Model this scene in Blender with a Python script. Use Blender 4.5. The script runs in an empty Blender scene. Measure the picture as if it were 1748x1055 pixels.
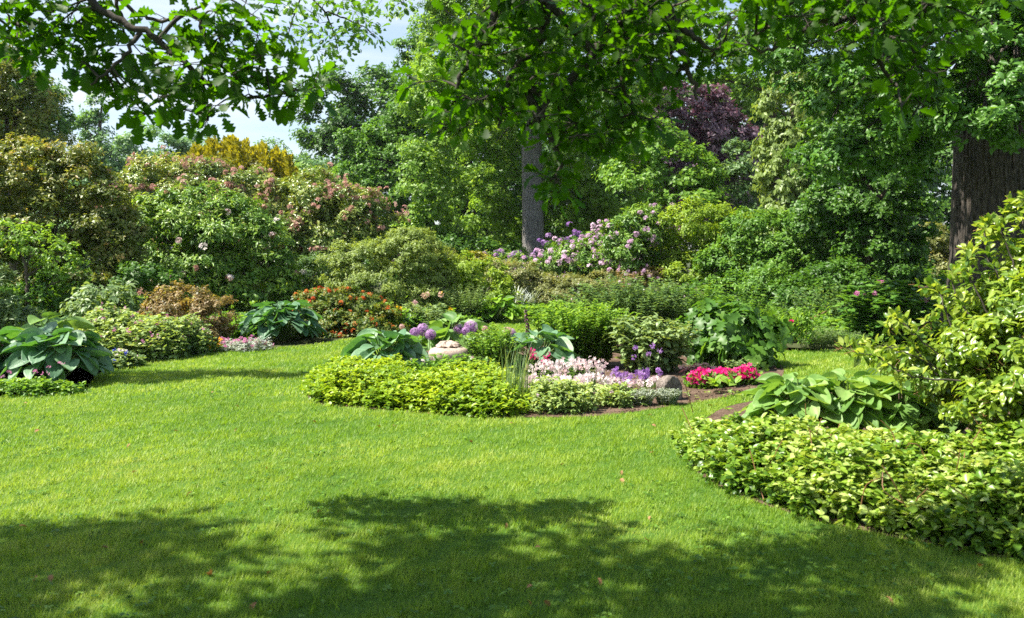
import bpy, math, random
import numpy as np
from mathutils import Vector

# ------------------------------------------------------------------ camera, sky, sun, exposure
scene = bpy.context.scene
COL = scene.collection
F, CX, HY, EYE = 1500.0, 874.0, 440.0, 1.6          # focal length in photo pixels, centre column, horizon row, eye height
cam = bpy.data.cameras.new('camera'); camo = bpy.data.objects.new('camera', cam); COL.objects.link(camo)
camo.location = (0, 0, EYE); camo.rotation_euler = (math.radians(90), 0, 0)
cam.sensor_width = 36; cam.lens = 36 * F / 1748; cam.shift_y = -(527.5 - HY) / 1748
cam.clip_start = 0.05; cam.clip_end = 1500
cam.dof.use_dof = True; cam.dof.focus_distance = 12; cam.dof.aperture_fstop = 3.2
scene.camera = camo

SUN = Vector((-0.66, -0.12, 1.0)).normalized()       # direction towards the sun
w = bpy.data.worlds.new('World'); scene.world = w; w.use_nodes = True
nt = w.node_tree; nt.nodes.clear()
def N(t, **k):
    n = nt.nodes.new(t)
    for a, b in k.items(): setattr(n, a, b)
    return n
sky = N('ShaderNodeTexSky'); sky.sky_type = 'NISHITA'; sky.sun_disc = False
sky.sun_elevation = math.asin(SUN.z); sky.sun_rotation = math.atan2(SUN.x, SUN.y)
sky.air_density = 1.0; sky.dust_density = 1.2; sky.ozone_density = 1.0
tc = N('ShaderNodeTexCoord'); mp = N('ShaderNodeMapping'); mp.inputs['Scale'].default_value = (1.3, 1.3, 16)
nz = N('ShaderNodeTexNoise'); nz.inputs['Scale'].default_value = 1.6; nz.inputs['Detail'].default_value = 5; nz.inputs['Roughness'].default_value = 0.5
cr = N('ShaderNodeValToRGB'); cr.color_ramp.elements[0].position = 0.40; cr.color_ramp.elements[1].position = 0.66
mx = N('ShaderNodeMix', data_type='RGBA'); bg = N('ShaderNodeBackground'); out = N('ShaderNodeOutputWorld')
L = nt.links.new
L(tc.outputs['Generated'], mp.inputs[0]); L(mp.outputs[0], nz.inputs[0]); L(nz.outputs[0], cr.inputs[0])
mul = N('ShaderNodeMath', operation='MULTIPLY_ADD'); mul.inputs[1].default_value = 0.75; mul.inputs[2].default_value = 0.16; L(cr.outputs[0], mul.inputs[0])
sp = N('ShaderNodeSeparateXYZ'); L(tc.outputs['Generated'], sp.inputs[0])
mr = N('ShaderNodeMapRange', interpolation_type='SMOOTHSTEP'); mr.inputs['From Min'].default_value = 0.12; mr.inputs['From Max'].default_value = 0.62; mr.inputs['To Min'].default_value = 1.0; mr.inputs['To Max'].default_value = 0.12
L(sp.outputs['Z'], mr.inputs['Value']); fz = N('ShaderNodeMath', operation='MULTIPLY'); L(mul.outputs[0], fz.inputs[0]); L(mr.outputs[0], fz.inputs[1])   # thin veil of cloud, thicker low down
L(fz.outputs[0], mx.inputs['Factor']); L(sky.outputs[0], mx.inputs['A']); mx.inputs['B'].default_value = (4.6, 5.0, 5.4, 1)
L(mx.outputs['Result'], bg.inputs[0]); bg.inputs[1].default_value = 0.08; L(bg.outputs[0], out.inputs[0])

sl = bpy.data.lights.new('sun', 'SUN'); sl.energy = 4.6; sl.angle = math.radians(0.53); sl.color = (1, 0.95, 0.86)
so = bpy.data.objects.new('sun', sl); COL.objects.link(so); so.rotation_euler = SUN.to_track_quat('Z', 'Y').to_euler()
vs = scene.view_settings; vs.view_transform = 'Standard'; vs.look = 'None'; vs.gamma = 1; vs.exposure = 1.5
scene.cycles.max_bounces = 6; scene.cycles.diffuse_bounces = 3; scene.cycles.glossy_bounces = 2
scene.cycles.transmission_bounces = 4; scene.cycles.transparent_max_bounces = 6; scene.cycles.use_denoising = False
scene.cycles.sample_clamp_indirect = 6

rng = np.random.default_rng(7)
def W(px, py, Y): return np.array(((px - CX) / F * Y, Y, EYE - (py - HY) / F * Y))
def T(px, Y): return ((px - CX) / F * Y, Y)
def gy(py): return EYE * F / (py - HY)               # depth of a lawn point seen at that row
def GP(px, py): return W(px, py, gy(py))[:2]

# ------------------------------------------------------------------ object helpers
def empty(name, loc, label, cat, group=None):
    o = bpy.data.objects.new(name, None); COL.objects.link(o); o.location = loc; o.empty_display_size = 0.2
    o['label'] = label; o['category'] = cat
    if group: o['group'] = group
    return o
def tag(o, label, cat, group=None, kind=None):
    o['label'] = label; o['category'] = cat
    if group: o['group'] = group
    if kind: o['kind'] = kind
    return o

class G:
    def __init__(s): s.V = []; s.T = []; s.C = []; s.n = 0
    def add(s, V, T, tint=0.5):
        V = np.asarray(V, float).reshape(-1, 3); T = np.asarray(T, np.int64).reshape(-1, 3)
        s.V.append(V); s.T.append(T + s.n); s.C.append(np.broadcast_to(np.asarray(tint, float), (len(V),)).copy()); s.n += len(V)
    def inst(s, tm, P, D, Nn, S, tint, wid=1.0):
        """copies of a leaf template: root at P, pointing along D, face towards Nn, length S"""
        n = len(P)
        if n == 0: return
        if isinstance(tm, list):
            k = rng.integers(0, len(tm), n); b = lambda a: np.broadcast_to(a, (n,))
            for i, q in enumerate(tm):
                m = k == i; s.inst(q, P[m], D[m], Nn[m], b(S)[m], b(tint)[m], b(wid)[m])
            return
        tv, tt = tm
        D = unit(D); Nn = unit(Nn - (Nn * D).sum(1, keepdims=True) * D + 1e-6)
        X = np.cross(D, Nn); S = np.broadcast_to(S, (n,))[:, None, None]; wd = np.broadcast_to(wid, (n,))[:, None, None]
        V = P[:, None] + S * (tv[None, :, :1] * wd * X[:, None] + tv[None, :, 1:2] * D[:, None] + tv[None, :, 2:] * Nn[:, None])
        T = tt[None] + (np.arange(n) * len(tv))[:, None, None]
        s.add(V, T, np.repeat(np.broadcast_to(tint, (n,)), len(tv)))
    def build(s, name, mat, parent=None, smooth=True, loc=None):
        me = bpy.data.meshes.new(name)
        V = np.concatenate(s.V) if s.V else np.zeros((0, 3)); T = np.concatenate(s.T) if s.T else np.zeros((0, 3), int); C = np.concatenate(s.C) if s.C else np.zeros(0)
        off = np.array(parent.location if parent else (loc if loc is not None else (0, 0, 0)), float)
        if parent and parent.parent: off = off + np.array(parent.parent.location)
        V = V - off
        me.vertices.add(len(V)); me.vertices.foreach_set('co', V.astype(np.float32).ravel())
        me.loops.add(len(T) * 3); me.loops.foreach_set('vertex_index', T.astype(np.int32).ravel())
        me.polygons.add(len(T)); me.polygons.foreach_set('loop_start', np.arange(0, len(T) * 3, 3, dtype=np.int32))
        me.polygons.foreach_set('loop_total', np.full(len(T), 3, np.int32))
        me.polygons.foreach_set('use_smooth', np.full(len(T), smooth, bool))
        a = me.attributes.new('tint', 'FLOAT', 'POINT'); a.data.foreach_set('value', C.astype(np.float32))
        me.update(); me.materials.append(mat)
        o = bpy.data.objects.new(name, me); COL.objects.link(o)
        if parent: o.parent = parent
        elif loc is not None: o.location = loc
        global TRIS; TRIS += len(T)
        return o
TRIS = 0
def unit(a): return a / (np.linalg.norm(a, axis=-1, keepdims=True) + 1e-9)
def rdir(n): return unit(rng.normal(size=(n, 3)))

# ------------------------------------------------------------------ materials
def _mat(name):
    m = bpy.data.materials.new(name); m.use_nodes = True; t = m.node_tree; t.nodes.clear(); return m, t
def leafmat(name, cols, rough=0.45, trans=0.38, spec=0.4, tcol=(1.25, 1.15, 0.45), bump=0.0):
    m, t = _mat(name); n = t.nodes.new; l = t.links.new
    at = n('ShaderNodeAttribute'); at.attribute_name = 'tint'
    r = n('ShaderNodeValToRGB'); e = r.color_ramp.elements
    while len(e) < len(cols): e.new(0.5)
    for i, c in enumerate(cols):
        e[i].position = i / (len(cols) - 1); e[i].color = (*c, 1)
    l(at.outputs['Fac'], r.inputs[0])
    p = n('ShaderNodeBsdfPrincipled'); p.inputs['Roughness'].default_value = rough; p.inputs['Specular IOR Level'].default_value = spec
    l(r.outputs[0], p.inputs['Base Color'])
    tr = n('ShaderNodeBsdfTranslucent'); mc = n('ShaderNodeMix'); mc.data_type = 'RGBA'; mc.blend_type = 'MULTIPLY'; mc.inputs['Factor'].default_value = 1
    l(r.outputs[0], mc.inputs['A']); mc.inputs['B'].default_value = (*[c * 1.5 for c in tcol], 1); l(mc.outputs['Result'], tr.inputs[0])
    ms = n('ShaderNodeMixShader'); ms.inputs[0].default_value = trans
    l(p.outputs[0], ms.inputs[1]); l(tr.outputs[0], ms.inputs[2]); o = n('ShaderNodeOutputMaterial'); l(ms.outputs[0], o.inputs[0])
    if bump:
        n2 = n('ShaderNodeTexNoise'); n2.inputs['Scale'].default_value = 22; n2.inputs['Detail'].default_value = 5; g2 = n('ShaderNodeTexCoord'); l(g2.outputs['Object'], n2.inputs[0])
        ma = n('ShaderNodeMath'); ma.operation = 'MULTIPLY_ADD'; ma.inputs[1].default_value = .9; ma.inputs[2].default_value = -.45; l(n2.outputs[0], ma.inputs[0])
        mb = n('ShaderNodeMath'); l(at.outputs['Fac'], mb.inputs[0]); l(ma.outputs[0], mb.inputs[1]); l(mb.outputs[0], r.inputs[0])
        nz = n('ShaderNodeTexNoise'); nz.inputs['Scale'].default_value = 60; g = n('ShaderNodeTexCoord'); l(g.outputs['Object'], nz.inputs[0])
        b = n('ShaderNodeBump'); b.inputs['Strength'].default_value = bump; b.inputs['Distance'].default_value = 0.01
        l(nz.outputs[0], b.inputs['Height']); l(b.outputs[0], p.inputs['Normal'])
    return m
def barkmat(name, c0, c1, scale=(9, 9, 1.2), bump=0.8, dist=0.04):
    m, t = _mat(name); n = t.nodes.new; l = t.links.new
    g = n('ShaderNodeTexCoord'); mp = n('ShaderNodeMapping'); mp.inputs['Scale'].default_value = scale; l(g.outputs['Object'], mp.inputs[0])
    nz = n('ShaderNodeTexNoise'); nz.inputs['Scale'].default_value = 2.0; nz.inputs['Detail'].default_value = 8; nz.inputs['Roughness'].default_value = 0.65; l(mp.outputs[0], nz.inputs[0])
    r = n('ShaderNodeValToRGB'); r.color_ramp.elements[0].color = (*c0, 1); r.color_ramp.elements[1].color = (*c1, 1)
    r.color_ramp.elements[0].position = 0.35; r.color_ramp.elements[1].position = 0.65; l(nz.outputs[0], r.inputs[0])
    p = n('ShaderNodeBsdfPrincipled'); p.inputs['Roughness'].default_value = 0.9; l(r.outputs[0], p.inputs['Base Color'])
    b = n('ShaderNodeBump'); b.inputs['Strength'].default_value = bump; b.inputs['Distance'].default_value = dist; l(nz.outputs[0], b.inputs['Height']); l(b.outputs[0], p.inputs['Normal'])
    o = n('ShaderNodeOutputMaterial'); l(p.outputs[0], o.inputs[0]); return m
def groundmat(name, cols, s1=0.5, s2=30, rough=0.95, bump=0.5, dist=0.02):
    m, t = _mat(name); n = t.nodes.new; l = t.links.new
    g = n('ShaderNodeTexCoord')
    a = n('ShaderNodeTexNoise'); a.inputs['Scale'].default_value = s1; a.inputs['Detail'].default_value = 4; l(g.outputs['Object'], a.inputs[0])
    b = n('ShaderNodeTexNoise'); b.inputs['Scale'].default_value = s2; b.inputs['Detail'].default_value = 6; l(g.outputs['Object'], b.inputs[0])
    ad = n('ShaderNodeMath'); ad.operation = 'MULTIPLY_ADD'; ad.inputs[1].default_value = 0.5; l(b.outputs[0], ad.inputs[0])
    hf = n('ShaderNodeMath'); hf.operation = 'MULTIPLY'; hf.inputs[1].default_value = 0.5; l(a.outputs[0], hf.inputs[0]); l(hf.outputs[0], ad.inputs[2])
    r = n('ShaderNodeValToRGB'); e = r.color_ramp.elements
    while len(e) < len(cols): e.new(0.5)
    for i, c in enumerate(cols): e[i].position = 0.32 + 0.36 * i / (len(cols) - 1); e[i].color = (*c, 1)
    l(ad.outputs[0], r.inputs[0]); p = n('ShaderNodeBsdfPrincipled'); p.inputs['Roughness'].default_value = rough; p.inputs['Specular IOR Level'].default_value = 0.2
    l(r.outputs[0], p.inputs['Base Color'])
    bp = n('ShaderNodeBump'); bp.inputs['Strength'].default_value = bump; bp.inputs['Distance'].default_value = dist; l(b.outputs[0], bp.inputs['Height']); l(bp.outputs[0], p.inputs['Normal'])
    o = n('ShaderNodeOutputMaterial'); l(p.outputs[0], o.inputs[0]); return m
def grassmat(name):
    m, t = _mat(name); n = t.nodes.new; l = t.links.new
    g = n('ShaderNodeTexCoord'); a = n('ShaderNodeTexNoise'); a.inputs['Scale'].default_value = 0.55; a.inputs['Detail'].default_value = 5; a.inputs['Roughness'].default_value = 0.6; l(g.outputs['Object'], a.inputs[0])
    a2 = n('ShaderNodeTexNoise'); a2.inputs['Scale'].default_value = 4.0; a2.inputs['Detail'].default_value = 3; l(g.outputs['Object'], a2.inputs[0])
    am = n('ShaderNodeMath'); am.operation = 'MULTIPLY_ADD'; am.inputs[1].default_value = 0.45; am.inputs[2].default_value = -0.22; l(a2.outputs[0], am.inputs[0])
    at = n('ShaderNodeAttribute'); at.attribute_name = 'tint'
    ad = n('ShaderNodeMath'); ad.operation = 'MULTIPLY_ADD'; ad.inputs[1].default_value = 0.45; l(at.outputs['Fac'], ad.inputs[0])
    s = n('ShaderNodeMath'); s.operation = 'MULTIPLY_ADD'; s.inputs[1].default_value = 1.7; s.inputs[2].default_value = -0.55; l(a.outputs[0], s.inputs[0]); s2 = n('ShaderNodeMath'); l(s.outputs[0], s2.inputs[0]); l(am.outputs[0], s2.inputs[1]); l(s2.outputs[0], ad.inputs[2])
    r = n('ShaderNodeValToRGB'); e = r.color_ramp.elements; e.new(0.5); e.new(0.8)
    for i, (q, c) in enumerate([(0.05, (0.08, 0.18, 0.012)), (0.4, (0.165, 0.285, 0.02)), (0.7, (0.265, 0.37, 0.035)), (1.0, (0.42, 0.46, 0.12))]):
        e[i].position = q; e[i].color = (*c, 1)
    l(ad.outputs[0], r.inputs[0])
    p = n('ShaderNodeBsdfPrincipled'); p.inputs['Roughness'].default_value = 0.5; p.inputs['Specular IOR Level'].default_value = 0.35; l(r.outputs[0], p.inputs['Base Color'])
    tr = n('ShaderNodeBsdfTranslucent'); mc = n('ShaderNodeMix'); mc.data_type = 'RGBA'; mc.blend_type = 'MULTIPLY'; mc.inputs['Factor'].default_value = 1
    l(r.outputs[0], mc.inputs['A']); mc.inputs['B'].default_value = (1.5, 1.5, 0.7, 1); l(mc.outputs['Result'], tr.inputs[0])
    ms = n('ShaderNodeMixShader'); ms.inputs[0].default_value = 0.42; l(p.outputs[0], ms.inputs[1]); l(tr.outputs[0], ms.inputs[2])
    o = n('ShaderNodeOutputMaterial'); l(ms.outputs[0], o.inputs[0]); return m

# ------------------------------------------------------------------ leaf and flower templates (root at 0, length 1 along y)
def quads(q): q = np.asarray(q); return np.concatenate([q[:, [0, 1, 2]], q[:, [0, 2, 3]]])
DIA = (np.array([(0, 0, 0), (-.3, .5, .07), (0, 1, -.05), (.3, .5, .07)]), np.array([(0, 2, 1), (0, 3, 2)]))
NAR = (np.array([(0, 0, 0), (-.13, .45, .03), (0, 1, -.12), (.13, .45, .03)]), np.array([(0, 2, 1), (0, 3, 2)]))
def strip(ws, fold=0.12, droop=0.25, wob=0.0):
    """leaf blade as a strip with a midrib; ws = half widths at even stations"""
    n = len(ws); V = []; T = []
    for i, h in enumerate(ws):
        y = i / (n - 1); z = -droop * y * y
        V += [(-h, y, z + fold * h + wob * (i % 2)), (0, y, z), (h, y, z + fold * h + wob * (i % 2))]
    for i in range(n - 1):
        a = 3 * i; b = a + 3; T += [(a, a + 1, b + 1), (a, b + 1, b), (a + 1, a + 2, b + 2), (a + 1, b + 2, b + 1)]
    return np.array(V, float), np.array(T)
ELL = [strip([0.02, .24, .30, .2, 0.0], 0.35, 0.15), strip([0.02, .22, .31, .19, 0.0], 0.12, 0.5), strip([0.02, .25, .28, .22, 0.0], 0.6, -0.12), strip([0.02, .18, .26, .2, 0.0], 0.3, 0.3)]
LAN = strip([0.01, .11, .13, .09, 0.0], 0.3, 0.3)
HRT = strip([0.1, .40, .42, .28, .0], 0.3, 0.3)
OAK = [strip([0.01, .11, .26, .15, .40, .20, .44, .24, .30, 0.05], 0.22, 0.2), strip([0.01, .16, .12, .32, .17, .42, .22, .38, .18, 0.06], 0.4, 0.45), strip([0.01, .09, .24, .14, .34, .2, .46, .26, .26, 0.05], 0.08, -0.1), strip([0.01, .12, .2, .3, .15, .4, .2, .33, .22, 0.04], 0.5, 0.1)]
MAP = strip([0.03, .42, .2, .5, .22, .3, 0.0], 0.2, 0.3)
BLADE = (np.array([(-.03, 0, 0), (.03, 0, 0), (0, 1, 0)]), np.array([(0, 1, 2)]))
STR = strip([.035, .04, .04, .03, .02, 0.0], 0.4, 0.25)
def petals(k, wdt=0.3, cup=0.3):
    V = [(0, 0, 0)]; T = []
    for i in range(k):
        a = 2 * math.pi * i / k
        for da, r in ((-wdt, .75), (0, 1.0), (wdt, .75)): V.append((r * math.cos(a + da), r * math.sin(a + da), cup * r))
        b = 1 + 3 * i; T += [(0, b, b + 1), (0, b + 1, b + 2)]
    return np.array(V), np.array(T)
FLW = petals(5, 0.42, 0.35)
def hosta_leaf(seed, curl=0.25, droop=0.35):
    r = np.random.default_rng(seed); ny, nx = 9, 11; V = []; T = []
    for j in range(ny):
        t = j / (ny - 1); hw = 0.46 * (math.sin(math.pi * min(1, t ** 0.72)) ** 0.65 if 0 < t < 1 else 0.03 * (1 - t) + 0.001)
        for i in range(nx):
            s = (i / (nx - 1) * 2 - 1)
            back = 0.13 * abs(s) ** 1.5 * (1 - t) if j else 0
            z = curl * hw * s * s * 1.6 + (0.022 if i % 2 else -0.018) * math.sin(math.pi * t) + 0.03 * math.sin(5 * t + 2 * s + seed) * abs(s) - droop * t * t
            V.append((s * hw, t - back, z))
    for j in range(ny - 1):
        for i in range(nx - 1):
            a = j * nx + i; T += [(a, a + 1, a + nx + 1), (a, a + nx + 1, a + nx)]
    return np.array(V), np.array(T)
HOS = [hosta_leaf(1, 0.25, 0.15), hosta_leaf(2, 0.45, 0.05), hosta_leaf(3, 0.12, 0.35), hosta_leaf(4, 0.32, 0.25)]

# ------------------------------------------------------------------ wood
def tube(g, pts, rad, seg=8, tint=0.5, rough=0.0):
    pts = np.asarray(pts, float); n = len(pts); rad = np.broadcast_to(rad, (n,)) if np.ndim(rad) else np.full(n, rad)
    d = unit(np.gradient(pts, axis=0)); up = np.array([0, 0, 1.0]) if abs(d[0, 2]) < 0.9 else np.array([1.0, 0, 0])
    V = []
    for i in range(n):
        x = unit(np.cross(d[i], up)); y = np.cross(x, d[i]); a = np.arange(seg) * 2 * math.pi / seg
        rr = rad[i] * (1 + rough * rng.uniform(-1, 1, seg))
        V.append(pts[i] + rr[:, None] * (np.cos(a)[:, None] * x + np.sin(a)[:, None] * y)); up = y
    T = []
    for i in range(n - 1):
        for k in range(seg):
            a = i * seg + k; b = i * seg + (k + 1) % seg; T += [(a, b, b + seg), (a, b + seg, a + seg)]
    g.add(np.concatenate(V), T, tint)
def spline(pts, per=6, jit=0.0):
    pts = [np.asarray(p, float) for p in pts]; P = [2 * pts[0] - pts[1]] + pts + [2 * pts[-1] - pts[-2]]; o = []
    for i in range(1, len(P) - 2):
        for k in range(per):
            t = k / per; a, b, c, d = P[i - 1], P[i], P[i + 1], P[i + 2]
            o.append(0.5 * (2 * b + (c - a) * t + (2 * a - 5 * b + 4 * c - d) * t * t + (3 * b - a - 3 * c + d) * t ** 3))
    o.append(pts[-1]); o = np.array(o)
    if jit: o[1:-1] += rng.normal(size=(len(o) - 2, 3)) * jit
    return o
def limb(g, pts, r0, r1, seg=8, per=5, jit=0.02, rough=0.06):
    p = spline(pts, per, jit); tube(g, p, np.linspace(r0, r1, len(p)), seg, 0.5, rough); return p
def bigtrunk(g, cx, cy, r, h, lean=(0, 0), flare=0.5, seg=200, rows=160, groove=0.03, lobes=3, ph=0.4, ridges=46):
    a = np.linspace(0, 2 * math.pi, seg, endpoint=False); z = np.linspace(-0.3, h, rows)
    A, Z = np.meshgrid(a, z); wob = 0.9 * np.sin(Z * 1.3 + 2 * np.sin(A * 3)) + 0.5 * np.sin(Z * 3.7 + 5 * A) + 0.35 * np.sin(Z * 9 + 9 * A)
    rid = np.abs(np.sin(A * ridges / 2 + wob)) ** 0.6 + 0.35 * np.sin(A * 91 + Z * 5)
    R = r * (1 - 0.25 * np.clip(Z / h, 0, 1)) * (1 + flare * np.exp(-np.clip(Z, 0, None) / 0.5) * (0.7 + 0.3 * np.cos(5 * A))) * (1 + 0.05 * np.cos(lobes * A + ph)) + groove * rid
    V = np.stack([cx + lean[0] * Z + R * np.cos(A), cy + lean[1] * Z + R * np.sin(A), Z], -1).reshape(-1, 3)
    i, k = np.meshgrid(np.arange(rows - 1), np.arange(seg), indexing='ij'); p = i * seg + k; q = i * seg + (k + 1) % seg
    g.add(V, np.concatenate([np.stack([p, q, q + seg], -1).reshape(-1, 3), np.stack([p, q + seg, p + seg], -1).reshape(-1, 3)]))

# ------------------------------------------------------------------ foliage
def crown(g, lobes, leaf=0.1, tm=DIA, cov=3.0, clump=0.5, flat=0.85, wid=1.0, droop=0.0, keep_back=0.4, seed=0, tv=0.5, tip=0.0, core=0.62, zmin=0.02, upn=0.5, rnd=0.85, whorl=5):
    """leaf clumps spread over and inside a set of ellipsoid lobes; returns outer clump tops"""
    area1 = 0.30 * wid * leaf * leaf * (1.15 if tm is not NAR else 0.45)
    C = np.array([l[0] for l in lobes]); R = np.array([l[1] for l in lobes]); tops = []
    for i, (c, r) in enumerate([l[:2] for l in lobes]):
        c = np.asarray(c, float); r = np.asarray(r, float)
        den = lobes[i][2] if len(lobes[i]) > 2 else 1.0
        a, b, d = r; area = 4 * math.pi * (((a * b) ** 1.6 + (a * d) ** 1.6 + (b * d) ** 1.6) / 3) ** (1 / 1.6)
        cl = clump * (0.75 + 0.5 * rng.random()); K = max(4, int(area / (math.pi * cl * cl) * 1.7))
        d_ = rdir(K); keep = np.ones(K, bool)
        keep &= ~((d_[:, 1] > 0.45) & (rng.random(K) > keep_back)); keep &= ~((d_[:, 2] < -0.6) & (rng.random(K) > 0.45))
        d_ = d_[keep]; K = len(d_); q = np.where(rng.random(K) < 0.72, rng.uniform(0.78, 1.16, K), rng.uniform(core, 0.85, K))
        p = c + d_ * r * q[:, None]
        for j in range(len(lobes)):
            if j == i: continue
            dd = np.linalg.norm((p - C[j]) / R[j], axis=1); kk = (dd > 0.7) | (rng.random(len(p)) < 0.12); p = p[kk]; d_ = d_[kk]; q = q[kk]
        p = p[p[:, 2] > zmin] if zmin is not None and False else p
        K = len(p)
        if K == 0: continue
        crs = cl * rng.uniform(0.4, 1.5, K); n = np.maximum(2, (cov * den * math.pi * crs ** 2 / 1.7 / area1)).astype(int)
        ix = np.repeat(np.arange(K), n); M = len(ix); u = rdir(M); u[:, 2] = np.where(u[:, 2] < -0.2, -u[:, 2], u[:, 2])
        rad = rng.random(M) ** 0.45
        P = p[ix] + u * np.array([1, 1, flat]) * (crs[ix] * rad)[:, None]
        ow = unit(d_ * 1.0)[ix]
        Nn = 0.45 * ow + upn * np.array([0, 0, 1]) + 0.5 * u + rnd * rdir(M)
        D = 0.7 * u + 0.35 * ow + 0.6 * rdir(M) - np.array([0, 0, droop])
        ct = rng.uniform(-0.5, 0.5, K) * tv; t = 0.42 + ct[ix] + rng.uniform(-0.5, 0.5, M) * (1.2 - tv) * 0.7
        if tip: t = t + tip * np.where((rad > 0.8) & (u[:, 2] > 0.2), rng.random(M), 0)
        if whorl > 1:
            ns = max(1, M // whorl); si = np.repeat(rng.choice(M, ns, replace=False), whorl); M = len(si)
            ax = unit(0.45 * ow + 0.45 * u + upn * 0.8 * np.array([0, 0, 1]) + rnd * 0.45 * rdir(len(u)))[si]
            rd = unit(np.cross(ax, rdir(M))); P = P[si] + ax * (rng.random(M) - .6)[:, None] * leaf * 1.1 + rd * leaf * .05
            D = rd + ax * rng.normal(.28, .3, M)[:, None] - np.array([0, 0, droop * .8 + .12]); Nn = ax + rnd * 0.45 * rdir(M)
            t = np.clip(t[si] * .6 + .4 * rng.random(M), 0, 1)
        ok = P[:, 2] > zmin
        g.inst(tm, P[ok], D[ok], Nn[ok], leaf * rng.uniform(0.65, 1.3, M)[ok], np.clip(t, 0, 1)[ok], wid)
        o = (q > 0.85); tops.append(np.concatenate([p[o] + d_[o] * (crs[o] * 0.75)[:, None], unit(d_[o] + np.array([0, 0, .5]))], 1))
    return np.concatenate(tops) if tops else np.zeros((0, 6))
def LB(px, py, Y, rx, ry=None, dy=None, den=1.0):
    """a lobe given by where it is seen and how far away it stands"""
    ry = rx if ry is None else ry; a = rx / F * Y; b = ry / F * Y
    return (W(px, py, Y), np.array([a, (dy if dy else a * 0.9), b]), den)
def heads(parent, mat, name, tm, P, X, U, S, t, ix, many='flowers'):
    """each flower head a part of its own (the nearest hundred; any beyond that in one mesh)"""
    k = int(ix.max()) + 1; own = np.argsort([P[ix == i][:, 1].mean() if (ix == i).any() else 1e9 for i in range(k)])
    for i in own[:96]:
        m = ix == i
        if not m.any(): continue
        g = G(); g.inst(tm, P[m], X[m], U[m], S[m], t[m]); g.build(name, mat, parent)
    m = np.isin(ix, own[96:])
    if m.any(): g = G(); g.inst(tm, P[m], X[m], U[m], S[m], t[m]); o = g.build(many, mat, parent); o['kind'] = 'stuff'
def truss(parent, mat, tops, n, size, fl, tm=FLW, per=12, frac_up=0.1, jit=0.0, tint=(0.2, 0.9), name='flower_head'):
    """round flower heads on clump tops that face up or towards the lawn"""
    T = tops[(tops[:, 5] > frac_up) & (tops[:, 4] < 0.6)]
    if len(T) == 0: return
    T = T[rng.choice(len(T), n, replace=n > len(T))].copy(); k = len(T); T[:, :3] += rng.normal(size=(k, 3)) * (jit if n <= len(tops) else max(jit, .14)) * (1, .6, .8)
    ix = np.repeat(np.arange(k), per); M = len(ix); u = unit(rdir(M) + 0.7 * T[ix, 3:]); s = size * rng.uniform(0.7, 1.2, k)
    P = T[ix, :3] + u * s[ix][:, None] * np.array([1, 1, .8]); ct = rng.uniform(*tint, k)
    X = unit(np.cross(u, rdir(M)))
    heads(parent, mat, name, tm, P, X, u, fl * rng.uniform(0.7, 1.2, M), np.clip(ct[ix] + rng.uniform(-.2, .2, M), 0, 1), ix)
def stems(g, base, lobes, r=0.03, n=7, seg=6):
    base = np.asarray(base, float)
    for k in range(n):
        c, rr = lobes[rng.integers(len(lobes))][:2]; e = np.asarray(c) + rdir(1)[0] * np.asarray(rr) * 0.6; e[2] = max(e[2], 0.2)
        b = base + np.array([rng.normal() * r * 3, rng.normal() * r * 3, 0]); mid = (b + e) / 2 + np.array([0, 0, 0.15 * (e[2] - b[2])]) + rng.normal(size=3) * 0.06 * np.linalg.norm(e - b)
        limb(g, [b - (0, 0, .1), mid, e], r * rng.uniform(.6, 1.1), r * 0.25, seg, 4)
def base_of(lobes):
    C = np.array([l[0] for l in lobes]); wgt = np.array([l[1][0] for l in lobes]); c = (C * wgt[:, None]).sum(0) / wgt.sum(); return np.array([c[0], c[1], 0])

def shrub(name, label, cat, lobes, mat, bark, leaf=0.07, group=None, flowers=None, stem_r=0.03, base=None, fname='flowers', **k):
    b = base_of(lobes) if base is None else np.array([*base, 0.0])
    o = empty(name, b, label, cat, group)
    g = G(); tops = crown(g, lobes, leaf=leaf, **k); g.build('foliage', mat, o)
    s = G(); stems(s, b, lobes, stem_r); s.build('stem', bark, o)
    for f in (flowers or []):
        truss(o, f[0], tops, **f[1])
    return o, tops
def tree(name, label, lobes, mat, bark, trunk, r, h, leaf=0.12, group=None, nlimb=9, cat='tree', limbs=None, **k):
    b = np.array([trunk[0], trunk[1], 0.0]); o = empty(name, b, label, cat, group)
    g = G(); crown(g, lobes, leaf=leaf, **k); g.build('crown', mat, o)
    t = G(); top = b + (rng.normal() * .02 * h, rng.normal() * .02 * h, h)
    p = spline([b - (0, 0, .3), b * .5 + top * .5 + (rng.normal() * r, 0, 0), top], 12, 0.01)
    rr = r * (1 - 0.6 * np.linspace(0, 1, len(p))); rr[:4] *= np.array([1.5, 1.35, 1.15, 1.05]); tube(t, p, rr, 20, 0.5, 0.03)
    L_ = limbs or sorted(lobes, key=lambda l: -l[1][0])[:nlimb]
    for l in L_:
        c = np.asarray(l[0]); z0 = min(h * 0.95, max(h * 0.3, c[2] - np.hypot(*(c[:2] - b[:2])) * 0.6)); s0 = b + (top - b) * z0 / h
        e = c + rdir(1)[0] * np.asarray(l[1]) * 0.3; m = (s0 + e) / 2 + (0, 0, 0.08 * np.linalg.norm(e - s0)); q = limb(t, [s0, m, e], r * 0.42, r * 0.08, 8, 6, 0.03 * r)
        for _ in range(3):
            i = rng.integers(3, len(q) - 1); e2 = c + rdir(1)[0] * np.asarray(l[1]) * 0.85; limb(t, [q[i], (q[i] + e2) / 2 + (0, 0, .1), e2], r * 0.14, r * 0.03, 5, 4)
    t.build('trunk', bark, o)
    return o

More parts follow.
